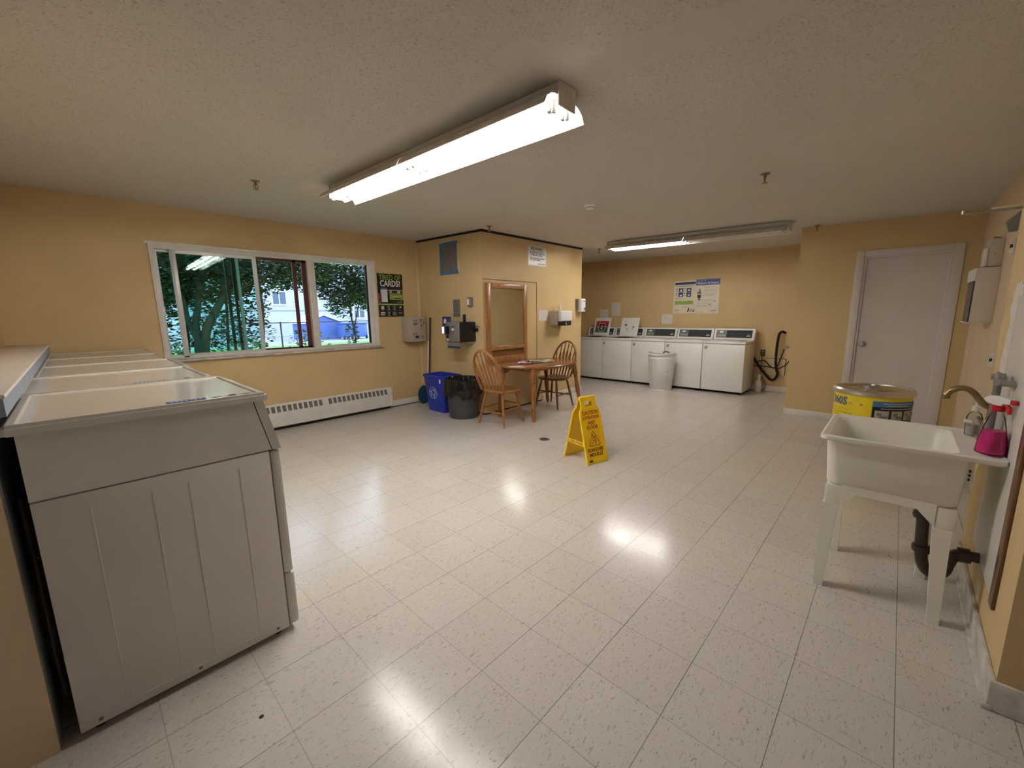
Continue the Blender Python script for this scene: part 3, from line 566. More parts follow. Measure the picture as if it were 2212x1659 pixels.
# ---------------------------------------------------------------- left face of the closet (facing -X); local x -> -Y
def LF(yw, z): return (BX, yw, z)
v = thing('air_vent', 'grey louvred vent taped with blue masking tape high on the closet wall', 'vent', LF(3.815, 2.24), -PI/2)
l = MB(); l.box(-0.18, 0.18, -0.008, 0, -0.19, 0.19, 'grille')
for i in range(26): l.box(-0.178, 0.178, -0.013, -0.006, -0.185+i*0.0145, -0.178+i*0.0145, 'grille')
l.build('louvres', v)
MB().box(-0.225, -0.175, -0.016, -0.012, -0.225, 0.225, 'tape').box(-0.225, 0.20, -0.017, -0.012, 0.185, 0.225, 'tape').box(-0.225, 0.20, -0.017, -0.012, -0.225, -0.18, 'tape').build('blue_tape', v)
MB().box(0.178, 0.225, -0.014, 0, -0.225, 0.225, 'wall_old', 0.004).build('frame_edge', v)
n = thing('notice_plate', 'narrow grey printed plate on the closet wall above the card kiosk', 'sign', LF(3.70, 1.52), -PI/2)
MB().box(-0.078, 0.078, -0.004, 0, -0.125, 0.125, 'greybox').build('plate', n)
k = MB(); y = -0.0046; k.quad(-0.05, -0.01, 0.10, 0.108, y, 'ink')
for i in range(6): k.quad(-0.045, 0.045-0.01*(i % 3), 0.05-i*0.018, 0.055-i*0.018, y, 'ink' if i in (0, 5) else 'grille')
k.quad(-0.055, -0.04, -0.108, -0.088, y, 'ink').quad(0.035, 0.05, -0.108, -0.088, y, 'ink'); k.build('print', n)
cb = thing('call_box', 'small grey box with a white label to the left of the mirror', 'control box', LF(3.375, 1.603), -PI/2)
MB().box(-0.036, 0.044, -0.05, 0, -0.065, 0.062, 'greybox', 0.012, 3).build('case', cb); MB().box(-0.028, 0.012, -0.0515, -0.049, -0.042, 0.038, 'whiteprint').build('label_plate', cb)
pp = thing('taped_paper', 'white paper sheet taped behind the card kiosk', 'paper', LF(3.375, 1.19), -PI/2)
MB().box(-0.075, 0.09, -0.002, 0, -0.18, 0.14, 'paper').box(-0.12, -0.03, -0.0035, -0.002, 0.10, 0.165, 'paper').build('sheet', pp)
bk = thing('leaflet_card', 'dark blue leaflet card standing above the card kiosk', 'leaflet', LF(3.70, 1.35), -PI/2)
MB().box(-0.14, 0.06, -0.165, -0.16, -0.08, 0.05, 'navy').build('card', bk)
k = MB(); y = -0.1655; k.M = Matrix.Translation((0, y, 0)) @ Matrix.Rotation(PI/2, 4, 'X'); k.lathe([(0.032, 0), (0.032, 0.001)], (-0.075, -0.01, 0), 'whiteprint', 20); k.M = Matrix.Identity(4)
k.quad(-0.107, -0.043, -0.045, -0.01, y, 'whiteprint').quad(-0.025, 0.05, 0.0, 0.006, y, 'tape').quad(-0.025, 0.05, -0.02, -0.014, y, 'tape'); k.build('print', bk)
MB().box(-0.16, 0.06, -0.16, 0, -0.085, -0.078, 'navy').build('bracket', bk)
ks = thing('card_kiosk', 'black and grey card payment kiosk with a lit screen on the closet wall', 'payment terminal', LF(3.43, 1.19), -PI/2)
MB().box(-0.142, 0.142, -0.30, 0, -0.142, 0.135, 'black', 0.012, 3).build('housing', ks)
MB().box(-0.145, 0.145, -0.318, -0.298, -0.135, 0.137, 'greybox', 0.01, 3).build('faceplate', ks)
rd = MB(); rd.box(-0.165, -0.065, -0.37, -0.316, -0.035, 0.085, 'steel', 0.01, 3).box(-0.10, -0.06, -0.376, -0.316, -0.03, 0.08, 'black', 0.008); rr = rd.build('card_reader', ks)
MB().box(-0.152, -0.112, -0.374, -0.369, -0.018, 0.07, 'screen', 0.003).build('lit_screen', rr)
k = MB(); y = -0.3185; k.quad(-0.02, 0.06, 0.068, 0.082, y, 'black').quad(-0.01, 0.04, 0.022, 0.048, y, 'whiteprint').quad(-0.03, 0.055, 0.002, 0.006, y, 'ink').quad(-0.02, 0.05, -0.028, -0.022, y, 'ink').quad(0.02, 0.07, -0.11, -0.10, y, 'grille').quad(-0.12, -0.05, 0.10, 0.108, y, 'grille'); k.build('print', ks)
MB().box(-0.135, -0.075, -0.325, -0.316, -0.085, -0.048, 'black', 0.003).build('card_slot', ks); MB().box(-0.115, -0.085, -0.322, -0.316, -0.12, -0.098, 'whiteprint').build('slot_label', ks)
MB().box(0.045, 0.085, -0.16, -0.13, 0.135, 0.24, 'black', 0.006).build('antenna', ks)
MB().box(-0.125, 0.135, -0.30, -0.295, -0.20, -0.142, 'grille').box(-0.13, 0.135, -0.302, -0.295, -0.225, -0.196, 'navy').build('hanging_card', ks)
pl = thing('padlock', 'black padlock hanging from a thin hasp beside the kiosk', 'padlock', LF(3.245, 1.235), -PI/2)
MB().box(-0.03, 0.022, -0.035, -0.012, -0.045, 0.0, 'black', 0.008, 3).build('lock_body', pl)
MB().tube([(-0.018, -0.022, 0), (-0.018, -0.022, 0.025), (-0.004, -0.022, 0.04), (0.01, -0.022, 0.025), (0.01, -0.022, 0)], 0.004, 'steel', 8).build('shackle', pl)
MB().box(0.0, 0.075, -0.012, -0.0, 0.02, 0.03, 'wall_old').box(-0.01, 0.06, -0.024, -0.012, 0.024, 0.028, 'brass').build('hasp', pl)

# ---------------------------------------------------------------- front face of the closet (facing -Y)
sg = wall_thing('reward_sign', 'white sign headed REWARD near the ceiling on the closet wall', 'sign', 4.735, BY, 2.30, '-Y')
MB().box(-0.222, 0.222, -0.004, 0, -0.145, 0.145, 'whiteprint').build('plate', sg)
k = MB(); y = -0.0046; k.frame(-0.214, 0.214, -0.137, 0.137, 0.003, y-0.0006, y, 'greyink'); k.text('REWARD', 0.062, 0.0, 0.105, y, 'ink', 0.0012, 1.15)
k.text('$100 REWARD LEADING TO', 0.030, 0.0, 0.062, y, 'ink', 0.0004, 0.92); k.text('THE ARREST AND CONVICTION', 0.030, 0.0, 0.036, y, 'ink', 0.0004, 0.84); k.text('OF PERSONS CAUSING', 0.030, -0.01, 0.010, y, 'ink', 0.0004, 0.92)
k.text('WILLFUL MALICIOUS DAMAGE', 0.030, 0.0, -0.033, y, 'ink', 0.0004, 0.85); k.text('ON THESE PREMISES', 0.030, -0.045, -0.058, y, 'ink', 0.0004, 0.95)
k.quad(0.02, 0.20, -0.118, -0.107, y, 'greyink'); k.build('lettering', sg)
st = wall_thing('sticker_strip', 'narrow pale printed strip just above the REWARD sign', 'sticker', 4.72, BY, 2.468, '-Y')
MB().box(-0.08, 0.11, -0.003, 0, -0.012, 0.016, 'paper').build('strip', st); MB().quad(-0.06, 0.09, -0.002, 0.006, -0.0035, 'greyink').build('print', st)
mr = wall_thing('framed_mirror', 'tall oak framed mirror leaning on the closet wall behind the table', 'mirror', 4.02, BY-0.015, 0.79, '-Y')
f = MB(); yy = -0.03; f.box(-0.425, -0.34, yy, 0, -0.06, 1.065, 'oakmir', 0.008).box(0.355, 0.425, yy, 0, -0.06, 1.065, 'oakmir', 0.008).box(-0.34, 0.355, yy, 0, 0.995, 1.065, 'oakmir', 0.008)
f.box(-0.34, 0.355, yy, 0, 0.125, 0.185, 'oakmir', 0.006).box(-0.34, 0.355, yy, 0, -0.06, 0.03, 'oakmir', 0.006).box(-0.34, 0.355, -0.006, 0, 0.03, 0.125, 'oakdark'); f.build('frame', mr)  # recess between the lower rails: shade painted in with darker oak
MB().box(-0.335, 0.35, -0.012, -0.006, 0.19, 0.99, 'mirror').build('mirror_pane', mr)
pn = wall_thing('paper_note', 'small handwritten note on the closet wall left of the towel dispenser', 'note', 4.887, BY, 1.395, '-Y')
MB().box(-0.115, 0.115, -0.002, 0, -0.085, 0.085, 'paper').build('sheet', pn)
k = MB()
for i in range(5): k.quad(-0.08, 0.08-0.02*(i % 2), 0.05-i*0.024, 0.0515-i*0.024, -0.0026, 'paleink')
k.build('writing', pn)
td = wall_thing('towel_dispenser', 'white paper towel dispenser with a black slot on the closet wall', 'towel dispenser', 5.21, BY, 1.35, '-Y')
MB().box(-0.165, 0.165, -0.17, 0, -0.115, 0.115, 'beigebox', 0.006).build('body', td)
MB().box(-0.160, 0.160, -0.235, -0.170, -0.055, 0.115, 'wplastic', 0.02, 3).build('front_cover', td)
MB().box(-0.150, 0.150, -0.215, -0.165, -0.125, -0.055, 'black', 0.006).build('paper_slot', td); MB().box(-0.002, 0.012, -0.218, -0.214, -0.11, -0.07, 'whiteprint').build('marker', td)
bt = thing('squeeze_bottle', 'small clear bottle with a pointed cap standing on the towel dispenser', 'bottle', (5.20, BY-0.10, 1.466))
MB().lathe([(0.020, 0), (0.024, 0.004), (0.024, 0.07), (0.012, 0.085), (0.012, 0.092)], (0, 0, 0), 'paper', 16).build('body', bt); MB().lathe([(0.014, 0.09), (0.012, 0.11), (0.006, 0.118), (0.004, 0.15)], (0, 0, 0), 'wplastic', 14).build('cap', bt)
sd = wall_thing('soap_dispenser', 'white hand sanitizer dispenser at the right edge of the closet wall', 'soap dispenser', 5.87, BY, 1.57, '-Y')
MB().box(-0.085, 0.03, -0.07, 0, -0.09, 0.10, 'greybox', 0.008).build('back_plate', sd)
MB().box(-0.075, 0.06, -0.125, -0.03, -0.125, 0.105, 'wplastic', 0.022, 4).build('cover', sd)
MB().box(-0.03, 0.035, -0.128, -0.122, 0.055, 0.07, 'greyink').box(0.0, 0.045, -0.128, -0.122, -0.095, -0.05, 'ctrl', 0.003).build('print', sd)

# ---------------------------------------------------------------- recycling bin and rubbish bin
rb = thing('recycling_bin', 'blue plastic recycling bin with a white recycling symbol beside the rubbish bin', 'recycling bin', (3.365, 3.853, 0))
def rr_(hx, hy, z, c=0.03, n=4):
    o = []
    for sx, sy, a0 in ((1, 1, 0), (-1, 1, PI/2), (-1, -1, PI), (1, -1, 3*PI/2)):
        for i in range(n+1):
            a = a0+i*PI/2/n; o.append((sx*(hx-c)+c*math.cos(a), sy*(hy-c)+c*math.sin(a), z))
    return o
b = MB(); b.rings([rr_(0.125, 0.195, 0), rr_(0.13, 0.20, 0.012), rr_(0.165, 0.243, 0.51), rr_(0.178, 0.256, 0.515), rr_(0.180, 0.258, 0.55), rr_(0.165, 0.243, 0.553), rr_(0.158, 0.236, 0.50), rr_(0.122, 0.192, 0.015)], 'blue'); b.build('bin_body', rb)
sy = MB()
# recycling symbol: three bent arrow outlines on the -X face (tilted plane)
tilt = math.atan2(0.165-0.13, 0.5)
sy.M = Matrix.Translation((-0.1535, 0.03, 0.285)) @ Matrix.Rotation(-PI/2, 4, 'Z') @ Matrix.Rotation(tilt, 4, 'X')
for k3 in range(3):
    a0 = k3*2*PI/3+PI/2
    pts = [(-0.078, 0.012), (-0.045, 0.075), (0.0, 0.09)]
    def rot2(p, a): return (p[0]*math.cos(a)-p[1]*math.sin(a), p[0]*math.sin(a)+p[1]*math.cos(a))
    outl = [(-0.085, 0.02), (-0.042, 0.088), (0.030, 0.088), (0.045, 0.066), (0.062, 0.075), (0.040, 0.028), (-0.008, 0.032), (0.010, 0.045), (0.002, 0.055), (-0.022, 0.055), (-0.048, 0.0)]
    P3 = [rot2(p, -k3*2*PI/3) for p in outl]
    sy.tube([(p[0], 0, p[1]) for p in P3], 0.0028, 'whiteprint', 5, closed=True)
sy.build('recycling_symbol', rb)
MB().box(-0.185, -0.178, -0.195, -0.165, 0.45, 0.505, 'whiteprint').build('sticker', rb)

tb = thing('rubbish_bin', 'round charcoal plastic rubbish bin beside the blue recycling bin', 'bin', (3.315, 3.31, 0))
MB().lathe([(0.195, 0), (0.205, 0.01), (0.238, 0.50), (0.250, 0.505), (0.250, 0.52), (0.235, 0.52), (0.20, 0.015)], (0, 0, 0), 'greybin', 40).build('bin_body', tb)
bg_ = MB(); rs = []; N = 72; rnd = random.Random(3)
prof = [(0.256, 0.31, 0.05), (0.272, 0.35, 0.03), (0.276, 0.42, 0.012), (0.262, 0.50, 0.008), (0.255, 0.545, 0.008), (0.235, 0.555, 0.006), (0.215, 0.50, 0.015), (0.19, 0.38, 0.03), (0.10, 0.26, 0.03)]
ph = [rnd.uniform(0, 6.28) for _ in range(12)]
for r_, z_, am in prof:
    ring = []
    for j in range(N):
        a = 2*PI*j/N; wv = math.sin(7*a+ph[0])+0.7*math.sin(13*a+ph[1])+0.5*math.sin(23*a+ph[2]+z_*20)
        wz = math.sin(3*a+ph[3])+0.8*math.sin(8*a+ph[4])+0.5*math.sin(17*a+ph[5])
        rr = r_+0.007*wv+rnd.uniform(-0.004, 0.004); rr = max(rr, 0.243) if z_ < 0.5 and r_ > 0.24 else rr
        ring.append((rr*math.cos(a), rr*math.sin(a), z_+am*0.6*wz+rnd.uniform(-0.004, 0.004)))
    rs.append(ring)
bg_.rings(rs, 'bag', False, True)
tag(bg_.build('bin_bag', None, (3.315, 3.31, 0.0), sharp=25), 'black plastic bag folded over the rim of the charcoal rubbish bin', 'bin bag')

# ---------------------------------------------------------------- table and chairs
tb = thing('dining_table', 'oval oak table with turned legs under the mirror', 'table', (4.21, 2.655, 0))
A, B, ZT = 0.68, 0.45, 0.735
def ell(a, b, z, n=64): return [(a*math.cos(2*PI*j/n), b*math.sin(2*PI*j/n), z) for j in range(n)]
MB().rings([ell(A-0.02, B-0.02, ZT-0.028), ell(A-0.004, B-0.004, ZT-0.02), ell(A, B, ZT-0.01), ell(A-0.006, B-0.006, ZT-0.002), ell(A-0.014, B-0.014, ZT)], 'oaktop').build('tabletop', tb)
ap = MB()
lx, ly = 0.47, 0.27
def apron(p0, p1):
    d = (Vector(p1)-Vector(p0)); L = d.length; ang = math.atan2(d.y, d.x)
    ap.M = Matrix.Translation((p0[0], p0[1], 0)) @ Matrix.Rotation(ang, 4, 'Z')
    poly = [(0, ZT-0.028), (L, ZT-0.028), (L, ZT-0.125), (L-0.07, ZT-0.12), (L-0.11, ZT-0.085), (L-0.16, ZT-0.07), (0.16, ZT-0.07), (0.11, ZT-0.085), (0.07, ZT-0.12), (0, ZT-0.125)]
    ap.prism(poly, -0.01, 0.01, 'oak')
apron((-lx, -ly), (lx, -ly)); apron((-lx, ly), (lx, ly)); apron((-lx, -ly), (-lx, ly)); apron((lx, -ly), (lx, ly)); ap.M = Matrix.Identity(4); ap.build('apron', tb)
legp = [(0.030, 0.60), (0.030, 0.53), (0.022, 0.525), (0.027, 0.515), (0.022, 0.505), (0.027, 0.495), (0.020, 0.485), (0.020, 0.42), (0.026, 0.40), (0.024, 0.39), (0.030, 0.34), (0.026, 0.25), (0.018, 0.20), (0.024, 0.185), (0.020, 0.17), (0.024, 0.10), (0.022, 0.05), (0.014, 0.0)]
for sx in (-1, 1):
    for sy_ in (-1, 1):
        l = MB(); top = Vector((sx*lx, sy_*ly, 0)); bot = Vector((sx*(lx+0.035), sy_*(ly+0.045), 0))
        if sx > 0: bot.x += 0.09
        rs = []
        for r_, z_ in [(0.034, 0.71), (0.034, 0.60)]+[(a_*1.25, b_) for a_, b_ in legp]:
            c_ = bot.lerp(top, z_/0.7); rs.append([(c_.x+r_*math.cos(2*PI*j/14), c_.y+r_*math.sin(2*PI*j/14), z_) for j in range(14)])
        l.rings(rs, 'oak').build('leg', tb)

def chair(label, loc, rotz, wd):
    t = thing('dining_chair', label, 'chair', loc, rotz, 'oak chairs at the oval table')
    # faces +x
    n = 40; poly = []
    for i in range(n):
        a = 2*PI*i/n; ca, sa = math.cos(a), math.sin(a)
        rx = 0.212*abs(ca)**0.75*(1 if ca > 0 else -1); ry = 0.228*abs(sa)**0.75*(1 if sa > 0 else -1)
        ry *= 1.0 - 0.10*(ca < 0)*abs(ca) + 0.04*(ca > 0)
        poly.append((rx, ry))
    MB().prismz(poly, 0.430, 0.462, wd, 0.010).build('seat', t)
    bow = MB(); pts = []
    bz0, bz1, hw = 0.455, 0.985, 0.222
    def back(y, z):  # leaning plane
        return (-0.160-0.20*(z-bz0)/(bz1-bz0), y, z)
    for i in range(33):
        a = PI*i/32; cz = math.sin(a); yy = hw*math.cos(a)
        z = bz0 + (bz1-bz0)*(cz**0.62 if cz > 0 else 0); taper = 0.84+0.16*min(1, (z-bz0)/0.22)
        pts.append(back(yy*taper, z))
    bow.tube(pts, 0.0165, wd, 10, flat=(1.25, 0.85)).build('bow', t)
    for i in range(6):
        u = (i-2.5)/2.5; s = MB(); yb = u*0.130; yt = u*0.165
        ztop = bz0+(bz1-bz0)*(1-(abs(yt)/hw)**2.0)**0.42-0.012
        prof = [(0.0, 0.007), (0.12, 0.008), (0.42, 0.008), (0.52, 0.010), (0.58, 0.024), (0.70, 0.021), (0.80, 0.011), (0.86, 0.006), (1.0, 0.006)] if False else [(0.0, 0.007), (0.25, 0.010), (0.48, 0.018), (0.62, 0.021), (0.70, 0.019), (0.76, 0.009), (0.80, 0.0065), (1.0, 0.0065)]
        v = []; 
        for f_, w_ in prof:
            z = bz0+(ztop-bz0)*f_; p = back(yb+(yt-yb)*f_, z); th = 0.0055
            v.append([(p[0]-th, p[1]-w_, p[2]), (p[0]+th, p[1]-w_*0.8, p[2]), (p[0]+th, p[1]+w_*0.8, p[2]), (p[0]-th, p[1]+w_, p[2])])
        s.rings(v, wd).build('spindle', t)
    legs = {}
    for sx in (-1, 1):
        for s2 in (-1, 1):
            a = Vector((sx*0.135, s2*0.135, 0.435)); b_ = Vector((sx*0.205, s2*0.215, 0.0)); legs[(sx, s2)] = (a, b_)
            MB().tube([a, a.lerp(b_, 0.15), a.lerp(b_, 0.4), a.lerp(b_, 0.6), a.lerp(b_, 0.85), b_], [0.013, 0.016, 0.019, 0.018, 0.014, 0.012], wd, 12).build('leg', t)
    def on(k, f_): a, b_ = legs[k]; return a.lerp(b_, f_)
    def bar(p, q): return MB().tube([p, p.lerp(q, 0.25), p.lerp(q, 0.5), p.lerp(q, 0.75), q], [0.007, 0.010, 0.013, 0.010, 0.007], wd, 10).build('stretcher', t)
    bar(on((-1, -1), 0.52), on((1, -1), 0.52)); bar(on((-1, 1), 0.52), on((1, 1), 0.52)); bar(on((1, -1), 0.42), on((1, 1), 0.42)); bar(on((-1, -1), 0.6), on((-1, 1), 0.6))
    return t
chair('golden oak spindle-back chair at the near end of the table beside the rubbish bin', (3.415, 2.66, 0), math.radians(5), 'oak')
chair('darker oak spindle-back chair at the far end of the table, half behind it', (4.66, 2.73, 0), math.radians(181), 'oakdark')

# magazines on the table
def mag(label, x, y, rz, k, mt, sz=(0.27, 0.19)):
    o = MB(); n = 7; rs = []
    for i in range(n+1):
        u = i/n; xx = -sz[0]/2+sz[0]*u; zz = 0.008+0.016*abs(math.sin(u*PI*1.5+k)); rs.append([(xx, -sz[1]/2, zz), (xx, sz[1]/2, zz+0.004), (xx, sz[1]/2, zz-0.005), (xx, -sz[1]/2, zz-0.006)])
    o.rings(rs, mt); tag(o.build('magazine', None, (x, y, ZT+0.008*k), rz), label, 'magazine', 'magazines on the oval table')
mag('magazine with a dark red cover lying open on the oval table', 4.00, 2.72, 0.5, 0.3, 'pinkmag')
mag('pale magazine fanned out towards the right on the oval table', 4.22, 2.62, -0.5, 0.5, 'magpale', (0.34, 0.16))
mag('pale crumpled leaflet on top of the red magazine', 4.08, 2.68, 1.2, 2.2, 'magpale', (0.15, 0.11))

# ---------------------------------------------------------------- wet floor sign
ws = thing('wet_floor_sign', 'yellow folding wet floor sign standing open in the middle of the floor', 'floor sign', (2.985, 1.06, 0), math.radians(-14))
Hs = 0.61; spread = 0.17
def board(sgn):
    Mx = Matrix.Translation((0, sgn*spread, 0)) @ Matrix.Rotation(-sgn*-math.atan2(spread-0.012, Hs)*1.0, 4, 'X')
    b = MB(); b.M = Mx; L = math.hypot(Hs, spread)
    poly = [(-0.132, 0), (0.132, 0), (0.124, 0.52), (0.112, 0.53), (0.100, 0.545), (0.100, L-0.006), (0.052, L-0.006), (0.052, 0.560), (-0.052, 0.560)]
    pl_, pr_ = [(-0.132, 0), (0.132, 0), (0.124, 0.52), (0.108, 0.535), (0.100, 0.555), (-0.100, 0.555), (-0.108, 0.535), (-0.124, 0.52)], None
    th = 0.010
    b.prism(pl_, -th/2, th/2, 'yellow'); b.box(-0.100, -0.050, -th/2, th/2, 0.555, 0.60, 'yellow').box(0.050, 0.100, -th/2, th/2, 0.555, 0.60, 'yellow').box(-0.100, 0.100, -th/2, th/2, 0.60, L-0.004, 'yellow')
    b.box(-0.132, -0.120, -th/2-0.004*1, th/2+0.004, 0.0, 0.50, 'yellow').box(0.120, 0.131, -th/2-0.004, th/2+0.004, 0.0, 0.50, 'yellow')
    b.frame(-0.115, 0.115, 0.012, 0.535, 0.006, -th/2-0.003, th/2, 'yellow')
    return b, Mx, th
bf, Mx, th = board(-1); fb = bf.build('front_board', ws)
bb, Mb, _ = board(1); bb.build('back_board', ws)
MB().tube([(-0.098, 0, Hs+0.006), (0.098, 0, Hs+0.006)], 0.017, 'yellow', 14).build('hinge_bar', ws)
k = MB(); k.M = Mx; y = -th/2-0.001
k.text('CAUTION', 0.052, 0, 0.488, y, 'red', 0.0012, 0.88); k.text('ATTENTION', 0.043, 0, 0.440, y, 'red', 0.001, 0.86); k.text('WET', 0.050, -0.002, 0.388, y, 'red', 0.0012, 0.9); k.text('FLOOR', 0.050, 0, 0.346, y, 'red', 0.0012, 0.9); k.build('caution_lettering', ws)
k = MB(); k.M = Mx; k.text('PLANCHER', 0.047, 0, 0.130, y, 'maroon', 0.0012, 0.86); k.text('MOUILLÉ', 0.047, 0.002, 0.086, y, 'maroon', 0.0012, 0.9); k.quad(-0.10, -0.058, 0.022, 0.038, y, 'ink').quad(-0.10, -0.058, 0.015, 0.018, y, 'ink'); k.build('french_lettering', ws)
k = MB(); k.M = Mx
k.tube([(-0.068, y, 0.178), (-0.062, y, 0.172), (0.062, y, 0.172), (0.068, y, 0.178), (0.004, y, 0.308), (-0.004, y, 0.308)], 0.0028, 'red', 6, closed=True)
for seg_ in ([(-0.012, 0.262), (0.006, 0.250), (0.016, 0.222)], [(0.016, 0.222), (-0.006, 0.212), (-0.020, 0.226)], [(0.016, 0.222), (0.020, 0.196), (0.002, 0.190)], [(0.0, 0.250), (-0.018, 0.240)], [(0.0, 0.252), (0.020, 0.262)], [(-0.028, 0.205), (-0.022, 0.190)]):
    k.tube([(p[0], y, p[1]) for p in seg_], 0.0035, 'red', 6)
k.M = Mx @ Matrix.Translation((-0.018, y, 0.275)) @ Matrix.Rotation(PI/2, 4, 'X'); k.lathe([(0.009, -0.001), (0.009, 0.001)], (0, 0, 0), 'red', 12); k.build('slip_pictogram', ws)
k = MB(); ang = math.atan2(spread-0.012, Hs)
k.box(-0.123, -0.121, -0.118, 0.118, 0.165, 0.205, 'yellow').build('side_strap', ws)
k = MB(); k.M = Matrix.Translation((-0.1238, 0.0, 0.185)) @ Matrix.Rotation(-PI/2, 4, 'Z'); k.text('CAUTION', 0.036, 0, 0, 0, 'maroon', 0.0006, 1.05).build('strap_lettering', ws)

tag(MB().lathe([(0.008, 0.0003), (0.008, 0.0012)], (-0.060, 0.446, 0), 'ink', 16).build('floor_spot'), 'small dark round spot on the tiles before the nearest dryer', 'stain')
# floor drain
dr = thing('floor_drain', 'round dark floor drain set into the tiles left of the yellow sign', 'drain', (3.205, 1.755, 0))
MB().lathe([(0.062, -0.004), (0.062, 0.003), (0.052, 0.004), (0.05, 0.001)], (0, 0, 0), 'steel', 28).build('rim', dr)
g = MB(); g.lathe([(0.05, 0.0008), (0.05, 0.0015)], (0, 0, 0), 'blackmat', 28)
for i in range(-3, 4): 
    hw = math.sqrt(0.048**2-(i*0.013)**2); g.box(-hw, hw, i*0.013-0.003, i*0.013+0.003, 0.001, 0.0035, 'steel')
g.build('grate', dr)

# ---------------------------------------------------------------- far top-loading washers
def washer(label, y, var):
    t = thing('washing_machine', label, 'washing machine', (7.29, y, 0), 0, 'top-loading washers along the far wall')
    Wd = 0.682
    MB().box(0.008, 0.66, 0.003, Wd-0.003, 0.045, 0.862, 'washwhite', 0.004).build('cabinet', t)
    MB().box(0, 0.012, 0.006, Wd-0.006, 0.05, 0.858, 'washwhite', 0.005).build('front_panel', t)
    tp = MB(); tp.box(-0.004, 0.665, 0.001, Wd-0.001, 0.866, 0.908, 'washwhite', 0.008)
    if not var: tp.box(0.05, 0.45, 0.10, Wd-0.10, 0.908, 0.918, 'washwhite', 0.005)
    else: tp.box(0.10, 0.42, 0.16, Wd-0.16, 0.905, 0.9095, 'blackmat')
    tp.build('top_panel', t)
    # slanted backsplash
    c = MB(); c.M = Matrix.Translation((0.0, 0, 0))
    v = [(0.53, 0.914), (0.60, 1.105), (0.66, 1.112), (0.665, 0.908), (0.53, 0.908)]
    n = len(v); c.add([(a, 0.006, z) for a, z in v]+[(a, Wd-0.006, z) for a, z in v], [tuple(range(n)), tuple(range(2*n-1, n-1, -1))]+[(i, i+n, (i+1) % n+n, (i+1) % n) for i in range(n)], 'washwhite'); c.build('backsplash', t)
    def face(name, y0, y1, f0, f1, off, mt, par=t):
        k_ = MB(); nx, nz = -0.94, 0.34
        P0 = lambda yy, f_: (0.53+0.07*f_+nx*off, yy, 0.914+0.191*f_+nz*off)
        q = [P0(y0, f0), P0(y1, f0), P0(y1, f1), P0(y0, f1)]; q2 = [(p[0]+0.004, p[1], p[2]-0.001) for p in q]
        k_.add(q+q2, [(0, 1, 2, 3), (7, 6, 5, 4), (0, 4, 5, 1), (1, 5, 6, 2), (2, 6, 7, 3), (3, 7, 4, 0)], mt); return k_
    face('x', 0.02, Wd-0.02, 0.08, 0.94, 0.002, 'whiteprint').build('bezel', t)
    face('x', 0.045, Wd-0.045, 0.16, 0.86, 0.005, 'darkglass').build('dark_panel', t)
    face('x', Wd-0.22, Wd-0.05, 0.18, 0.84, 0.007, 'ctrl').build('control_panel', t)
    k_ = face('x', Wd-0.16, Wd-0.10, 0.60, 0.76, 0.009, 'whiteprint')
    for i in range(4):
        q = face('x', Wd-0.20+i*0.035, Wd-0.18+i*0.035, 0.28, 0.44, 0.009, 'paleink'); k_.v_off = 0
        o_ = len(k_.v); k_.add(q.v, q.f, 'paleink')
    q = face('x', 0.07, 0.13, 0.30, 0.36, 0.009, 'whiteprint'); k_.add(q.v, q.f, 'whiteprint'); q = face('x', 0.085, 0.115, 0.40, 0.46, 0.009, 'paleink'); k_.add(q.v, q.f, 'paleink')
    k_.build('control_markings', t)
    lg_ = MB(); lg_.M = Matrix.Translation((-0.0005, Wd-0.055, 0.80)) @ Matrix.Rotation(-PI/2, 4, 'Y'); lg_.lathe([(0.026, 0), (0.026, 0.001)], (0, 0, 0), 'ctrl', 20).lathe([(0.010, 0.001), (0.010, 0.0016)], (0.006, 0.004, 0), 'whiteprint', 12); lg_.lathe([(0.007, 0.001), (0.007, 0.0016)], (-0.010, -0.008, 0), 'whiteprint', 10)
    lg_.M = Matrix.Identity(4); lg_.box(-0.0012, 0, Wd-0.08, Wd-0.03, 0.765, 0.768, 'greyink'); lg_.build('round_emblem', t)
    for x in (0.05, 0.6):
        for yy in (0.05, Wd-0.05): MB().lathe([(0.02, 0), (0.02, 0.015), (0.009, 0.018), (0.009, 0.046)], (x, yy, 0), 'black', 10).build('foot', t)
    MB().box(0.06, 0.62, 0.02, Wd-0.02, 0.025, 0.046, 'blackmat').build('base_frame', t)
    return t
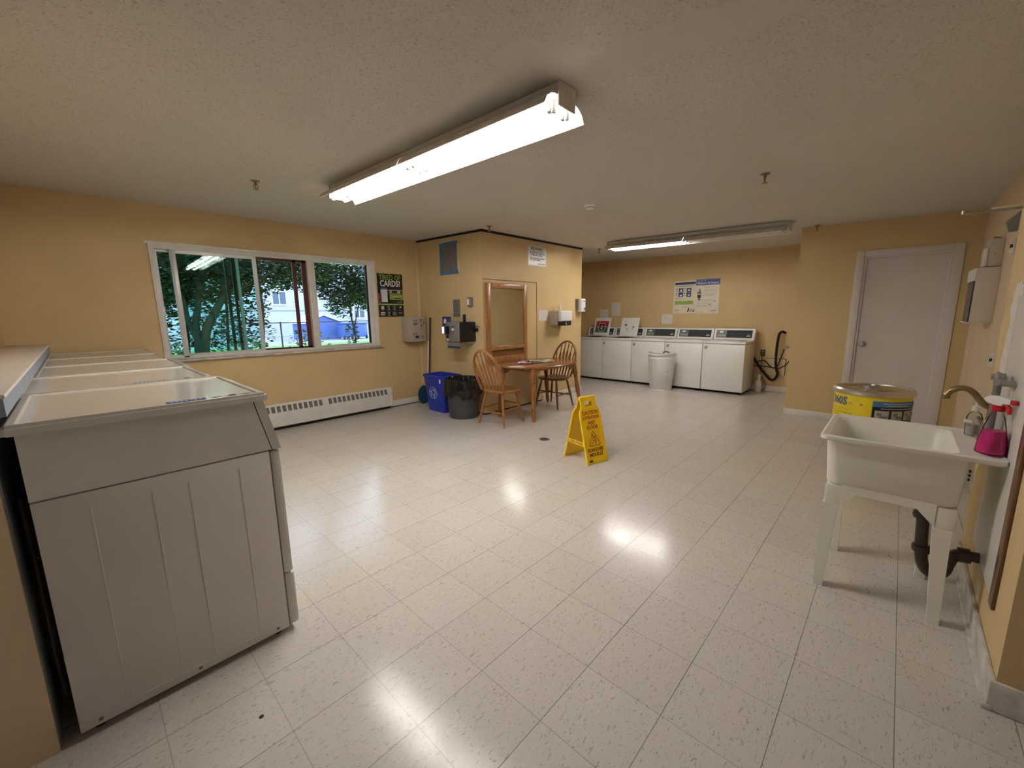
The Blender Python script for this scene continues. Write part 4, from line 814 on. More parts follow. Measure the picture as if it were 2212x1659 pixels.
def open_lid(t, y0, y1, kind):
    k_ = MB(); a = Vector((0.33, 0, 0.925)); b_ = Vector((0.455, 0, 1.315)); ang = math.atan2(b_.x-a.x, b_.z-a.z); L = (b_-a).length
    Mx_ = Matrix.Translation(a+Vector((0, (y0+y1)/2, 0))) @ Matrix.Rotation(-PI/2, 4, 'Z') @ Matrix.Rotation(-ang, 4, 'X')
    hw = (y1-y0)/2; k_.M = Mx_; k_.box(-hw, hw, -0.004, 0.014, 0, L, 'washwhite', 0.012, 3); li = k_.build('open_lid', t)
    k_ = MB(); k_.M = Mx_; y = -0.0045
    if kind == 0:
        k_.quad(-0.155, 0.15, 0.075, 0.195, y, 'dkgreen').quad(-0.150, 0.155, 0.195, 0.335, y, 'redprint')
        pts_ = [(-0.075, 0.265), (-0.055, 0.28), (0.055, 0.28), (0.075, 0.265), (0.075, 0.14), (0.05, 0.11), (0.0, 0.095), (-0.05, 0.11), (-0.075, 0.14)]
        k_.prism([(p[0]*0.85, 0.19+(p[1]-0.19)*0.85) for p in pts_], y-0.0012, y-0.0006, 'ink'); k_.tube([(p[0], y-0.001, p[1]) for p in pts_], 0.0045, 'whiteprint', 6, closed=True)
        k_.quad(-0.035, 0.03, 0.15, 0.175, y-0.0016, 'paleink').quad(-0.04, 0.045, 0.20, 0.22, y-0.0016, 'paleink').quad(-0.012, 0.012, 0.12, 0.245, y-0.0018, 'paleink')
        k_.quad(-0.12, -0.085, 0.19, 0.2, y-0.001, 'whiteprint').quad(0.085, 0.12, 0.2, 0.21, y-0.001, 'whiteprint').quad(-0.13, -0.04, 0.305, 0.312, y-0.001, 'paleink').quad(0.05, 0.13, 0.305, 0.312, y-0.001, 'paleink').quad(-0.13, 0.12, 0.085, 0.089, y-0.001, 'paleink')
    else:
        rnd = random.Random(5)
        for r_ in range(9):
            for c_ in range(4):
                if rnd.random() < 0.8:
                    x_ = -0.11+c_*0.058+rnd.uniform(-0.006, 0.006); z_ = 0.335-r_*0.028; w_ = rnd.uniform(0.015, 0.04); k_.quad(x_, x_+w_, z_-rnd.choice((0.002, 0.003, 0.012)), z_, y, rnd.choice(('greyink', 'paleink', 'paleink', 'ink') if r_ > 1 else ('greyink',)))
        k_.quad(-0.115, -0.06, 0.235, 0.262, y, 'ink').quad(0.07, 0.105, 0.20, 0.22, y, 'ink')
    k_.build('printed_instructions', t)
    for s_2 in (-1, 1): MB_ = MB(); MB_.M = Mx_; MB_.box(s_2*hw-0.008, s_2*hw+0.008, -0.002, 0.012, 0.24, 0.262, 'steel', 0.003).build('lid_hinge', t)
wy = [0.755, 1.438, 2.122, 2.806, 3.49, 4.174]
washer('white top-load washer at the right end of the far row, its side visible', wy[0], 0)
washer('white top-load washer second from the right end, beside the laundry basket', wy[1], 0)
washer('white top-load washer in the middle of the far row, behind the laundry basket', wy[2], 0)
t4 = washer('white washer with its lid open showing black and white printed instructions', wy[3], 1); open_lid(t4, 0.055, 0.46, 1)
t5 = washer('white washer at the left end with an open lid bearing a red and green sticker', wy[4], 1); open_lid(t5, 0.03, 0.43, 0)

# ---------------------------------------------------------------- far wall notices and posters (facing -X)
def note(y0, y1, z0, z1, label, seed, rot=0.0):
    t = thing('paper_note', label, 'note', (FX, (y0+y1)/2, (z0+z1)/2), -PI/2, 'paper notes above the washers'); t.rotation_euler = (0, rot, -PI/2)
    hw, hh = (y1-y0)/2, (z1-z0)/2; MB().box(-hw, hw, -0.002, 0, -hh, hh, 'paper').build('sheet', t); k_ = MB(); r = random.Random(seed)
    for i in range(int(hh*2/0.026)-1):
        if r.random() < 0.75: k_.quad(-hw*0.7, hw*r.uniform(0.1, 0.75), hh-0.03-i*0.026, hh-0.026-i*0.026, -0.0026, 'paleink')
    k_.build('writing', t)
note(3.485, 3.70, 1.36, 1.645, 'taller printed note taped to the far wall between the two open lids', 1)
note(3.79, 4.0, 1.30, 1.50, 'small note taped to the far wall above the lid with the red and green sticker', 2)
note(2.31, 2.535, 1.185, 1.375, 'small curled note taped to the far wall below left of the big posters', 4, 0.03)
pa = thing('poster', 'cream poster with four navy pictures and a green band on the far wall', 'poster', (FX, 2.095, 1.705), -PI/2)
MB().box(-0.215, 0.215, -0.004, 0, -0.315, 0.315, 'cream').build('sheet', pa)
k = MB(); y = -0.0046; k.quad(-0.195, 0.205, 0.245, 0.29, y, 'navy').quad(-0.17, 0.175, 0.21, 0.219, y, 'greyink')
for r_ in range(2):
    for c_ in range(2):
        x_ = -0.115+c_*0.155; z_ = 0.095-r_*0.088; k.quad(x_, x_+0.088, z_, z_+0.082, y, 'navy'); k.quad(x_+0.022, x_+0.068, z_+0.012+0.01*c_, z_+0.04, y-0.0006, 'whiteprint').quad(x_+0.034, x_+0.056, z_+0.03, z_+0.064-0.014*r_, y-0.0006, 'whiteprint'); k.quad(x_-0.045, x_-0.026, z_+0.06, z_+0.078, y, 'ink').quad(x_-0.045, x_-0.02, z_+0.02, z_+0.045, y, 'paleink')
k.quad(-0.16, -0.14, -0.028, -0.012, y, 'ink').quad(-0.13, 0.13, -0.02, -0.015, y, 'paleink').quad(-0.13, 0.05, -0.034, -0.03, y, 'paleink').quad(-0.185, 0.175, -0.14, -0.068, y, 'green').quad(-0.05, 0.03, -0.085, -0.08, y-0.0006, 'whiteprint')
k.quad(-0.06, 0.06, -0.19, -0.184, y, 'paleink').quad(-0.05, 0.05, -0.205, -0.20, y, 'paleink').text('Woodland', 0.001, 0, 0, y, 'ink') if False else k.quad(-0.06, 0.06, -0.19, -0.184, y, 'paleink').quad(-0.05, 0.05, -0.205, -0.20, y, 'paleink')
k.quad(-0.19, -0.10, -0.262, -0.252, y, 'greyink').quad(-0.105, -0.09, -0.252, -0.235, y, 'greyink')
for x_, hgt, mt in ((0.065, 0.10, 'ink'), (0.12, 0.075, 'green'), (0.165, 0.05, 'ink')):
    k.add([(x_, y, -0.285), (x_+0.028, y, -0.285), (x_+0.044, y, -0.285+hgt*0.5), (x_+0.024, y, -0.285+hgt), (x_+0.018, y, -0.285+hgt*0.45)], [(0, 1, 2, 3, 4)], mt)
k.build('print', pa)
pb = thing('poster', 'cream poster with a blue heading reading Washers & Dryers on the far wall', 'poster', (FX, 1.665, 1.705), -PI/2)
MB().box(-0.213, 0.213, -0.005, 0, -0.32, 0.322, 'cream').build('sheet', pb)
k = MB(); y = -0.0056; k.quad(-0.213, 0.216, 0.215, 0.325, y, 'bluep').text('Usage of...', 0.042, -0.19, 0.30, y-0.0008, 'paleink', 0.0002, 1.0, 'LEFT').text('Washers & Dryers', 0.054, 0.0, 0.252, y-0.0008, 'whiteprint', 0.0008, 0.95)
k.build('heading', pb); k = MB()
k.quad(-0.18, -0.11, 0.05, 0.10, y, 'greyink').quad(-0.155, -0.125, 0.10, 0.15, y, 'greyink').quad(-0.18, -0.115, -0.02, 0.035, y, 'ink').quad(-0.165, -0.12, -0.06, -0.025, y, 'pinkmag')
for z_, a_, b_ in ((0.165, -0.06, 0.17), (0.13, -0.06, 0.175), (0.112, -0.06, 0.12), (0.092, -0.06, 0.17), (0.05, -0.06, 0.16), (0.036, -0.06, 0.175), (0.018, -0.06, 0.14)): k.quad(a_, b_, z_, z_+0.006, y, 'greyink' if z_ == 0.165 else 'paleink')
for z_, b_ in ((-0.07, 0.10), (-0.10, 0.0), (-0.13, 0.02), (-0.155, -0.05), (-0.175, 0.0), (-0.188, -0.01)): k.quad(-0.18, b_, z_, z_+0.006, y, 'greyink' if z_ == -0.07 else 'paleink')
k.frame(0.03, 0.085, -0.20, -0.11, 0.002, y-0.0006, y, 'paleink').frame(0.11, 0.165, -0.20, -0.12, 0.002, y-0.0006, y, 'paleink').frame(0.11, 0.165, -0.105, -0.05, 0.002, y-0.0006, y, 'paleink').quad(0.125, 0.15, -0.095, -0.085, y, 'ink')
k.M = Matrix.Translation((0.057, y, -0.155)) @ Matrix.Rotation(PI/2, 4, 'X'); k.lathe([(0.017, 0), (0.017, 0.001)], (0, 0, 0), 'greyink', 16).lathe([(0.008, 0.001), (0.008, 0.0016)], (0, 0, 0), 'cream', 12); k.M = Matrix.Identity(4)
k.quad(0.07, 0.165, -0.275, -0.265, y, 'greyink').quad(0.15, 0.168, -0.265, -0.248, y, 'greyink').quad(-0.19, -0.06, -0.29, -0.285, y, 'greyink'); k.build('print', pb)

# ---------------------------------------------------------------- laundry basket
lb = thing('laundry_basket', 'tall white perforated plastic laundry basket before the middle washers', 'laundry basket', (6.985, 2.07, 0), -PI/2-0.05)
def dsh(hx, dy, z, zf=None, n=26, y0=0.13):   # D-shaped ring, round side towards -y (the viewer)
    o = []
    for i in range(n+1):
        a = PI+PI*i/n; yy = dy*math.sin(a); o.append((hx*math.cos(a), yy+0.05, z if zf is None else zf(yy)))
    o.append((hx*0.92, y0, z if zf is None else zf(y0))); o.append((-hx*0.92, y0, z if zf is None else zf(y0)))
    return o
b = MB(); rs = []; NZ = 36; NA = 26*2+1
def basket_r(z): return 0.185+0.055*z/0.66, 0.165+0.055*z/0.66
body_v = []; 
nA = 60
def bpt(i, z, inset=0.0):
    hx, dy = basket_r(z); hx -= inset; dy -= inset
    tot = nA
    if i < 44: a = PI+PI*i/43; return (hx*math.cos(a), 0.04+dy*math.sin(a), z)
    u = (i-43)/(nA-43)
    # straight back
    if u < 0.25: return (hx*(1-0.06*u*4), 0.04+0.115*u*4, z)
    if u > 0.75: return (-hx*(0.94+0.06*(u-0.75)*4), 0.04+0.115*(1-u)*4, z)
    return (hx*0.94*(1-2*(u-0.25)/0.5), 0.155, z)
zs = [0.0, 0.03]+[0.03+0.0285*k_ for k_ in range(1, 20)]+[0.60]
zs = [0.0, 0.03]; z_ = 0.03
while z_ < 0.56: zs += [z_+0.018, z_+0.032]; z_ += 0.032
zs += [0.62]
vv = []; ff = []
for z_ in zs:
    for i in range(nA): vv.append(bpt(i, z_))
for k_ in range(len(zs)-1):
    for i in range(nA):
        hole = (k_ >= 1 and k_ < len(zs)-3 and k_ % 2 == 1 and 3 <= i <= 38 and (i+(k_//2)) % 2 == 0 and (k_ < 22 or 14 <= i <= 22 or i < 7 and k_ < 28) )
        if hole: continue
        a = k_*nA+i; b_ = k_*nA+(i+1) % nA; ff.append((a, b_, b_+nA, a+nA))
ff.append(tuple(range(nA))[::-1])
b.add(vv, ff, 'wplastic'); o = b.build('basket_body', lb); sm = o.modifiers.new('s', 'SOLIDIFY'); sm.thickness = 0.004; sm.offset = -1
def rimz(x, y): return 0.655 + 0.035*max(0, (x/0.24))**2 + 0.03*max(0, (-x)/0.24)**2
rm = MB(); pts = []
for i in range(nA):
    p = bpt(i, 0.62, -0.012); pts.append((p[0], p[1], rimz(p[0], p[1])))
rs0 = [[bpt(i, 0.62) for i in range(nA)], [(bpt(i, 0.62, -0.004)[0], bpt(i, 0.62, -0.004)[1], rimz(*bpt(i, 0.62)[:2])) for i in range(nA)]]
rm.rings(rs0, 'wplastic', False, False); rm.tube(pts, 0.009, 'wplastic', 8, closed=True, flat=(1.0, 1.3)); rm.build('rim', lb)
hd = MB(); hd.box(-0.005, 0.075, 0.145, 0.158, 0.0, 0.0, 'greybin') if False else None
hd.M = Matrix.Translation((0.03, 0.175, 0.665)) @ Matrix.Rotation(0.35, 4, 'X')
hd.tube([(-0.032, 0, -0.035), (-0.055, 0, 0.02), (-0.03, 0, 0.032), (0, 0, 0.036), (0.03, 0, 0.032), (0.055, 0, 0.02), (0.032, 0, -0.035), (0, 0, -0.03)], 0.010, 'greybin', 8, closed=True); hd.build('handle', lb)

# bleach bottle, hoses, outlet on the far wall
bl = thing('bleach_bottle', 'white plastic bottle standing on the floor beside the last washer', 'bottle', (7.87, 0.64, 0))
MB().lathe([(0.045, 0), (0.05, 0.006), (0.05, 0.17), (0.03, 0.20), (0.022, 0.215)], (0, 0, 0), 'wplastic', 20).build('body', bl); MB().lathe([(0.026, 0.213), (0.026, 0.30), (0.014, 0.31)], (0, 0, 0), 'trim', 16).box(-0.03, 0.02, -0.008, 0.008, 0.308, 0.325, 'trim', 0.003).build('cap', bl)
def sm_(pts, n=6):
    pts = [Vector(p) for p in pts]; out = []
    for i in range(len(pts)-1):
        p0 = pts[max(i-1, 0)]; p1 = pts[i]; p2 = pts[i+1]; p3 = pts[min(i+2, len(pts)-1)]
        for j in range(n):
            t = j/n; out.append(0.5*((2*p1)+(-p0+p2)*t+(2*p0-5*p1+4*p2-p3)*t*t+(-p0+3*p1-3*p2+p3)*t*t*t))
    out.append(pts[-1]); return out
tag(MB().tube(sm_([(8.045, 0.34, 1.04), (7.99, 0.38, 1.06), (7.955, 0.415, 1.0), (7.95, 0.43, 0.72), (7.95, 0.42, 0.48), (7.95, 0.385, 0.33), (7.95, 0.42, 0.24), (7.95, 0.48, 0.225), (7.95, 0.56, 0.30), (7.95, 0.70, 0.48), (7.93, 0.78, 0.62)]), 0.020, 'blackmat', 12).build('drain_hose'), 'thick black drain hose looping up to a hole in the far wall', 'hose')
tag(MB().tube(sm_([(7.93, 0.80, 0.53), (7.96, 0.68, 0.54), (7.97, 0.60, 0.55), (7.97, 0.50, 0.45), (7.97, 0.42, 0.44), (7.98, 0.37, 0.58), (8.03, 0.335, 0.76)]), 0.008, 'blackmat', 8).build('water_hose'), 'thin dark water hose rising to the beige wall fitting', 'hose')
tag(MB().tube(sm_([(7.93, 0.80, 0.45), (7.98, 0.66, 0.45), (7.98, 0.50, 0.44), (7.98, 0.38, 0.43), (7.99, 0.28, 0.50), (8.02, 0.22, 0.60)]), 0.008, 'blackmat', 8).build('water_hose'), 'thin dark water hose running right along the wall towards the alcove corner', 'hose')
o = MB(); o.M = Matrix.Translation((FX, 0.305, 0.80)) @ Matrix.Rotation(-PI/2, 4, 'Y'); o.lathe([(0.038, 0), (0.036, 0.012), (0.022, 0.014), (0.020, 0.03), (0.012, 0.03), (0.012, 0.01)], (0, 0, 0), 'beigebox', 20); tag(o.build('pipe_fitting'), 'round beige pipe fitting on the far wall right of the thick hose', 'pipe fitting')
ol = thing('wall_outlet', 'dark wall outlet with a plug beside the last washer', 'outlet', (FX, 0.655, 0.68), -PI/2)
MB().box(-0.036, 0.036, -0.012, 0, -0.055, 0.055, 'black', 0.005).build('cover_plate', ol); MB().box(-0.02, 0.02, -0.045, -0.012, -0.045, 0.0, 'darkpipe', 0.006).box(-0.012, 0.012, -0.018, -0.012, 0.012, 0.034, 'paleink').build('plug', ol)
MB().tube(sm_([(0.0, -0.04, -0.045), (0.005, -0.05, -0.2), (0.0, -0.05, -0.40), (0.06, -0.05, -0.48), (0.10, -0.06, -0.56), (0.07, -0.08, -0.65), (0.0, -0.10, -0.673), (-0.04, -0.10, -0.673)]), 0.004, 'blackmat', 8).build('power_cord', ol)
ax = thing('access_panel', 'square painted access panel on the far wall behind the hoses', 'access panel', (FX, 0.44, 0.44), -PI/2)
MB().box(-0.15, 0.14, -0.012, 0, -0.145, 0.145, 'wall_old', 0.003).build('cover', ax); MB().box(-0.15, 0.15, -0.014, -0.002, 0.145, 0.152, 'darkpipe').box(0.14, 0.146, -0.014, -0.002, -0.14, 0.145, 'darkpipe').build('edge_gap', ax)

# ---------------------------------------------------------------- right wall: electrical boxes, hinges, conduit
eb = thing('electrical_panel', 'large grey electrical panel box on the right wall beyond the sink', 'electrical panel', (4.80, RY, 1.30))
MB().box(0, 0.40, 0.0, 0.130, 0, 0.445, 'panelpaint', 0.004).build('box_body', eb); MB().box(0.002, 0.39, 0.130, 0.139, 0.0, 0.34, 'darkpipe').build('door_gap', eb); MB().box(0.0, 0.41, 0.130, 0.146, 0.34, 0.44, 'trim', 0.003).build('door_hinge', eb); MB().box(0.0, 0.41, 0.130, 0.148, -0.006, 0.003, 'trim').build('door_edge', eb)
ek = MB(); ek.M = Matrix.Translation((-0.001, 0.075, 0.34)) @ Matrix.Rotation(-PI/2, 4, 'Y'); ek.lathe([(0.004, 0), (0.003, 0.002)], (0, 0, 0), 'steel', 8).build('screw', eb)
e2 = thing('junction_box', 'small painted junction box directly above the electrical panel', 'junction box', (4.85, RY, 1.752))
MB().box(0, 0.20, 0.0, 0.080, 0, 0.22, 'panelpaint', 0.006).build('box_body', e2); MB().box(-0.01, 0.20, 0.080, 0.098, 0.0, 0.15, 'patch', 0.008).build('filler_lump', e2)
ek = MB(); ek.M = Matrix.Translation((-0.001, 0.045, 0.10)) @ Matrix.Rotation(-PI/2, 4, 'Y'); ek.lathe([(0.007, 0), (0.005, 0.003)], (0, 0, 0), 'steel', 8).build('screw', e2); MB().tube([(0.04, 0.02, 0.225), (0.04, 0.06, 0.23)], 0.008, 'steel', 8).build('stub', e2)
for i, (z_, lab) in enumerate(((1.855, 'old white hinge left on the right wall near the ceiling'), (1.03, 'old white hinge left on the right wall at tap height'), (0.11, 'old dark hinge left on the right wall near the floor'))):
    t = thing('hinge', lab, 'hinge', (4.38, RY, z_), 0, 'old hinges on the right wall'); MB().box(-0.02, 0.02, 0, 0.012, -0.055, 0.055, 'trim', 0.002).build('leaf', t)
    k = MB()
    for q in range(3): k.box(-0.02, 0.0, 0.010, 0.026, -0.045+q*0.035, -0.022+q*0.035, ('trim', 'darkpipe')[q % 2] if i < 2 else 'darkpipe', 0.003)
    k.build('knuckles', t)
cn = thing('ceiling_conduit', 'thin grey metal conduit pair running to the top of the right wall', 'conduit', (3.0, -1.27, 1.915))
MB().tube([(0, 0, 0), (0, -0.36, 0.0)], 0.006, 'steel', 8).tube([(0, 0, 0.0), (0, 0.0, 0.018)], 0.006, 'steel', 8).build('lower_pipe', cn); MB().tube([(0.02, -0.10, 0.012), (0.02, -0.36, 0.012)], 0.009, 'wall_old', 8).build('upper_pipe', cn)
br = thing('metal_bracket', 'grey angled metal bracket at the top right beside the conduit', 'bracket', (2.98, CY, 1.80))
MB().add([(0, 0, 0), (0, 0.03, 0.0), (0, 0.045, 0.05), (0, 0.0, 0.10), (0.03, 0, 0), (0.03, 0.03, 0.0), (0.03, 0.045, 0.05), (0.03, 0.0, 0.10)], [(0, 1, 2, 3), (7, 6, 5, 4), (0, 4, 5, 1), (1, 5, 6, 2), (2, 6, 7, 3), (3, 7, 4, 0)], 'greybox').build('plate', br)

# white splash panel with wood strip on the chase
wp = wall_thing('splash_panel', 'white wall panel with a dark wood edge strip beside the sink', 'wall panel', 2.24, CY, 0, '+Y')
MB().box(-0.345, 0.225, -0.008, 0, 0.28, 1.47, 'panelwhite', 0.003).build('panel_sheet', wp); MB().box(0.225, 0.29, -0.012, 0, 0.265, 1.60, 'woodstrip', 0.004).build('edge_strip', wp)
def blob(x, z, rx, rz, seed):
    k = MB(); rr2 = random.Random(seed); n = 22; pts_ = [(x+rx*math.cos(2*PI*i/n)*rr2.uniform(0.8, 1.1), z+rz*math.sin(2*PI*i/n)*rr2.uniform(0.85, 1.1)) for i in range(n)]; k.prism(pts_, -0.002-0.0006*seed, 0.0, 'patch').build('filler_patch', wp)
blob(-0.40, 1.42, 0.12, 0.13, 1); blob(-0.42, 1.17, 0.11, 0.17, 2); blob(-0.40, 0.93, 0.08, 0.13, 3); blob(-0.40, 1.86, 0.10, 0.12, 4)

# ---------------------------------------------------------------- laundry sink
sk = thing('utility_sink', 'white plastic laundry sink on four tapered legs against the right wall', 'sink', (2.395, -1.16, 0))
hx, hy, zr = 0.285, 0.303, 0.822
def RR(hx_, hy_, z, c=0.04, dy=0, n=5): return [(p[0], p[1]+dy, p[2]) for p in rr_(hx_, hy_, z, c, n)]
b = MB()
b.rings([RR(0.225, 0.215, 0.555, 0.05, 0.035), RR(0.240, 0.230, 0.572, 0.05, 0.035), RR(0.25, 0.245, 0.79, 0.04, 0.035), RR(hx-0.004, hy-0.004, 0.795, 0.03), RR(hx, hy, 0.800, 0.03), RR(hx, hy, 0.815, 0.03), RR(hx-0.006, hy-0.006, 0.820, 0.03), RR(hx-0.012, hy-0.012, 0.820, 0.03), RR(hx-0.02, hy-0.02, 0.814, 0.03),
         RR(0.245, 0.222, 0.812, 0.05, 0.05), RR(0.232, 0.208, 0.79, 0.06, 0.05), RR(0.215, 0.192, 0.585, 0.06, 0.05), RR(0.19, 0.17, 0.57, 0.05, 0.05)], 'plastic'); b.build('basin', sk)
c_ = MB()
LB = [(-0.215, 0.248), (-0.205, -0.178), (0.232, 0.225), (0.206, -0.143)]; LT = [(-0.207, 0.236), (-0.207, -0.157), (0.207, 0.236), (0.207, -0.157)]
for (x, y) in LT: MB().box(x-0.030, x+0.040, y-0.038, y+0.026, 0.455, 0.560, 'plastic', 0.006).build('leg_collar', sk)
for yy in (0.245, -0.175): c_.prism([(-0.18, 0.565), (0.18, 0.565), (0.18, 0.485), (0.12, 0.535), (-0.12, 0.535), (-0.18, 0.485)], yy-0.004, yy+0.004, 'plastic')
c_.M = Matrix.Rotation(PI/2, 4, 'Z')
for xx in (-0.235, 0.235): c_.prism([(-0.13, 0.57), (0.20, 0.57), (0.20, 0.465), (0.145, 0.53), (-0.07, 0.53), (-0.13, 0.465)], xx-0.004, xx+0.004, 'plastic')
c_.M = Matrix.Identity(4); c_.build('leg_brace', sk)
for (bx_, by_), (tx_, ty_) in zip(LB, LT):
    l = MB(); rs = []
    for z_, w_ in ((0.0, 0.020), (0.455, 0.030), (0.46, 0.030)):
        f_ = z_/0.455; x_ = bx_+(tx_-bx_)*min(1, f_)-(0.004 if f_ else 0); y_ = by_+(ty_-by_)*min(1, f_); rs.append([(x_-w_, y_-w_, z_), (x_+w_, y_-w_, z_), (x_+w_, y_+w_, z_), (x_-w_, y_+w_, z_)])
    l.rings(rs, 'plastic').build('leg', sk)
dp_ = MB(); dp_.tube(sm_([(-0.045, -0.10, 0.56), (-0.045, -0.105, 0.45), (-0.045, -0.115, 0.28), (-0.045, -0.13, 0.19), (-0.045, -0.165, 0.155), (-0.045, -0.20, 0.18), (-0.045, -0.215, 0.25), (-0.045, -0.235, 0.285), (-0.045, -0.31, 0.295)]), 0.024, 'darkpipe', 14)
for p_ in ((-0.045, -0.103, 0.44), (-0.045, -0.116, 0.27)): dp_.lathe([(0.033, -0.015), (0.036, 0), (0.033, 0.015)], p_, 'darkpipe', 16)
dp_.tube([(-0.045, -0.235, 0.287), (-0.045, -0.275, 0.292)], 0.034, 'darkpipe', 14); dp_.build('drain_trap', sk)
fc = MB(); fc.box(0.0-0.09, 0.09, -0.275, -0.235, 0.822, 0.845, 'brass', 0.008).lathe([(0.02, 0.84), (0.016, 0.87), (0.018, 0.92), (0.012, 0.93)], (0.0, -0.258, 0), 'brass', 16)
fc.tube(sm_([(0.0, -0.258, 0.91), (0.0, -0.262, 0.975), (0.0, -0.235, 0.998), (0.0, -0.20, 1.045), (0.0, -0.17, 1.062), (0.005, -0.135, 1.048), (0.005, -0.118, 1.022)]), [0.013]*31+[0.013]*6, 'brass', 12); fc.lathe([(0.016, 1.008), (0.016, 1.024)], (0.005, -0.117, 0), 'brass', 14); fau = fc.build('faucet', sk)
MB().tube([(0.05, -0.255, 0.845), (0.05, -0.255, 0.875), (0.045, -0.232, 0.93)], [0.012, 0.010, 0.007], 'steel', 10).build('tap_handle', fau); MB().tube([(-0.06, -0.255, 0.845), (-0.06, -0.255, 0.88), (-0.05, -0.25, 0.92)], [0.012, 0.010, 0.007], 'steel', 10).build('tap_handle', fau)

# wall valve above the sink
vv_ = thing('wall_valve', 'grey water valve and pipe on the white panel above the sink', 'valve', (2.37, CY+0.012, 1.11), 0)
MB().tube([(0.0, 0.035, 0.0), (0.0, 0.035, -0.26)], 0.013, 'greybox', 12).tube([(0.11, 0.03, 0.0), (-0.10, 0.03, 0.0)], 0.011, 'greybox', 10).build('pipework', vv_); MB().tube([(0, 0.03, -0.02), (0, 0.035, 0.03)], 0.019, 'steel', 12).tube([(-0.035, 0.035, 0.028), (0.035, 0.035, 0.028)], 0.007, 'steel', 8).build('valve_body', vv_); MB().tube([(0.11, 0.0, 0.0), (0.11, 0.045, 0.0)], 0.012, 'steel', 10).build('wall_mount', vv_); MB().tube([(-0.1, 0.0, 0.0), (-0.1, 0.045, 0.0)], 0.012, 'steel', 10).build('wall_mount', vv_)

# soap bottle and spray bottle on the rim
sb = thing('soap_bottle', 'clear pump soap bottle on the back rim of the laundry sink', 'soap bottle', (2.535, -1.392, 0.822))
MB().lathe([(0.030, 0.0), (0.034, 0.006), (0.034, 0.085), (0.026, 0.105), (0.013, 0.115), (0.013, 0.122)], (0, 0, 0), 'bottle', 24, sx=1.0, sy=0.8).build('bottle_body', sb); MB().lathe([(0.029, 0.004), (0.031, 0.01), (0.031, 0.055)], (0, 0, 0), 'gel', 24, sx=1.0, sy=0.78).build('liquid', sb)
MB().lathe([(0.015, 0.118), (0.015, 0.138), (0.008, 0.141), (0.004, 0.142), (0.004, 0.170)], (0, 0, 0), 'wplastic', 16).box(-0.035, 0.012, -0.006, 0.006, 0.168, 0.178, 'wplastic', 0.003).build('pump', sb)
k = MB(); k.M = Matrix.Rotation(-PI/2-0.7, 4, 'Z'); k.quad(-0.016, 0.016, 0.062, 0.076, -0.0345, 'whiteprint').quad(-0.014, 0.014, 0.050, 0.053, -0.0345, 'greyink').quad(-0.012, 0.012, 0.066, 0.068, -0.035, 'greyink'); k.build('bottle_label', sb)
sp_ = thing('spray_bottle', 'clear spray bottle half full of pink cleaner with a white and red trigger', 'spray bottle', (2.215, -1.418, 0.822), 0.0)
bp_ = [(0.048, 0), (0.052, 0.006), (0.046, 0.06), (0.034, 0.12), (0.026, 0.155), (0.016, 0.175), (0.016, 0.185)]
MB().lathe(bp_, (0, 0, 0), 'bottle', 28, sx=0.9, sy=0.9).build('bottle_body', sp_); MB().lathe([(0.045, 0.004), (0.049, 0.010), (0.043, 0.06), (0.0355, 0.098)], (0, 0, 0), 'pink', 28, sx=0.9, sy=0.9).build('liquid', sp_)
MB().lathe([(0.020, 0.180), (0.020, 0.205)], (0, 0, 0), 'redpl', 20).box(-0.066, -0.046, -0.009, 0.009, 0.216, 0.234, 'redpl', 0.003).tube([(-0.022, 0, 0.215), (-0.040, 0, 0.20), (-0.043, 0, 0.175)], [0.008, 0.008, 0.006], 'redpl', 8).build('cap_and_trigger', sp_)
MB().prism([(-0.048, 0.216), (-0.048, 0.236), (-0.01, 0.243), (0.03, 0.240), (0.052, 0.224), (0.046, 0.216), (0.012, 0.205), (-0.018, 0.205), (-0.022, 0.214)], -0.011, 0.011, 'wplastic').build('spray_head', sp_)
sp_.rotation_euler = (0, 0, math.radians(38))

# ---------------------------------------------------------------- detergent drum behind the sink
dm = thing('detergent_drum', 'yellow and black labelled drum with a metal rimmed lid behind the sink', 'drum', (3.93, -0.985, 0))
Rd = 0.236
MB().lathe([(Rd-0.022, 0), (Rd-0.016, 0.01), (Rd, 0.35), (Rd, 0.77)], (0, 0, 0), 'yellowlab', 48).build('drum_body', dm)
MB().lathe([(Rd+0.001, 0.770), (Rd+0.014, 0.773), (Rd+0.015, 0.785), (Rd+0.012, 0.793), (Rd+0.014, 0.80), (Rd+0.004, 0.812), (Rd-0.012, 0.812), (Rd-0.014, 0.802)], (0, 0, 0), 'lidrim', 48, cap0=False, cap1=False).build('locking_ring', dm)
k = MB(); k.lathe([(Rd-0.012, 0.79), (Rd-0.012, 0.803), (Rd-0.05, 0.805), (Rd-0.055, 0.801), (0.12, 0.802), (0.115, 0.806), (0.06, 0.805), (0.01, 0.804)], (0, 0, 0), 'lid', 40); k.build('lid', dm)
MB().lathe([(0.055, 0.804), (0.052, 0.832), (0.048, 0.834), (0.044, 0.818)], (-0.02, 0.02, 0), 'steel', 24).build('lid_cap', dm)
k = MB()
def wrap(a0, a1, z0, z1, mt, off=0.0012, n=14):
    v = []; 
    for i in range(n+1):
        a = a0+(a1-a0)*i/n
        for z_ in (z0, z1): v.append(((Rd+off)*math.cos(a), (Rd+off)*math.sin(a), z_))
    k.add(v, [(2*i, 2*i+2, 2*i+3, 2*i+1) for i in range(n)], mt)
ac = math.atan2(-1.0894+0.985, -0.343-3.93)+math.radians(6)   # towards the camera
rad = math.radians
wrap(ac-rad(4), ac+rad(82), 0.40, 0.735, 'posterblack'); wrap(ac-rad(4), ac+rad(82), 0.70, 0.742, 'tape', 0.0018)
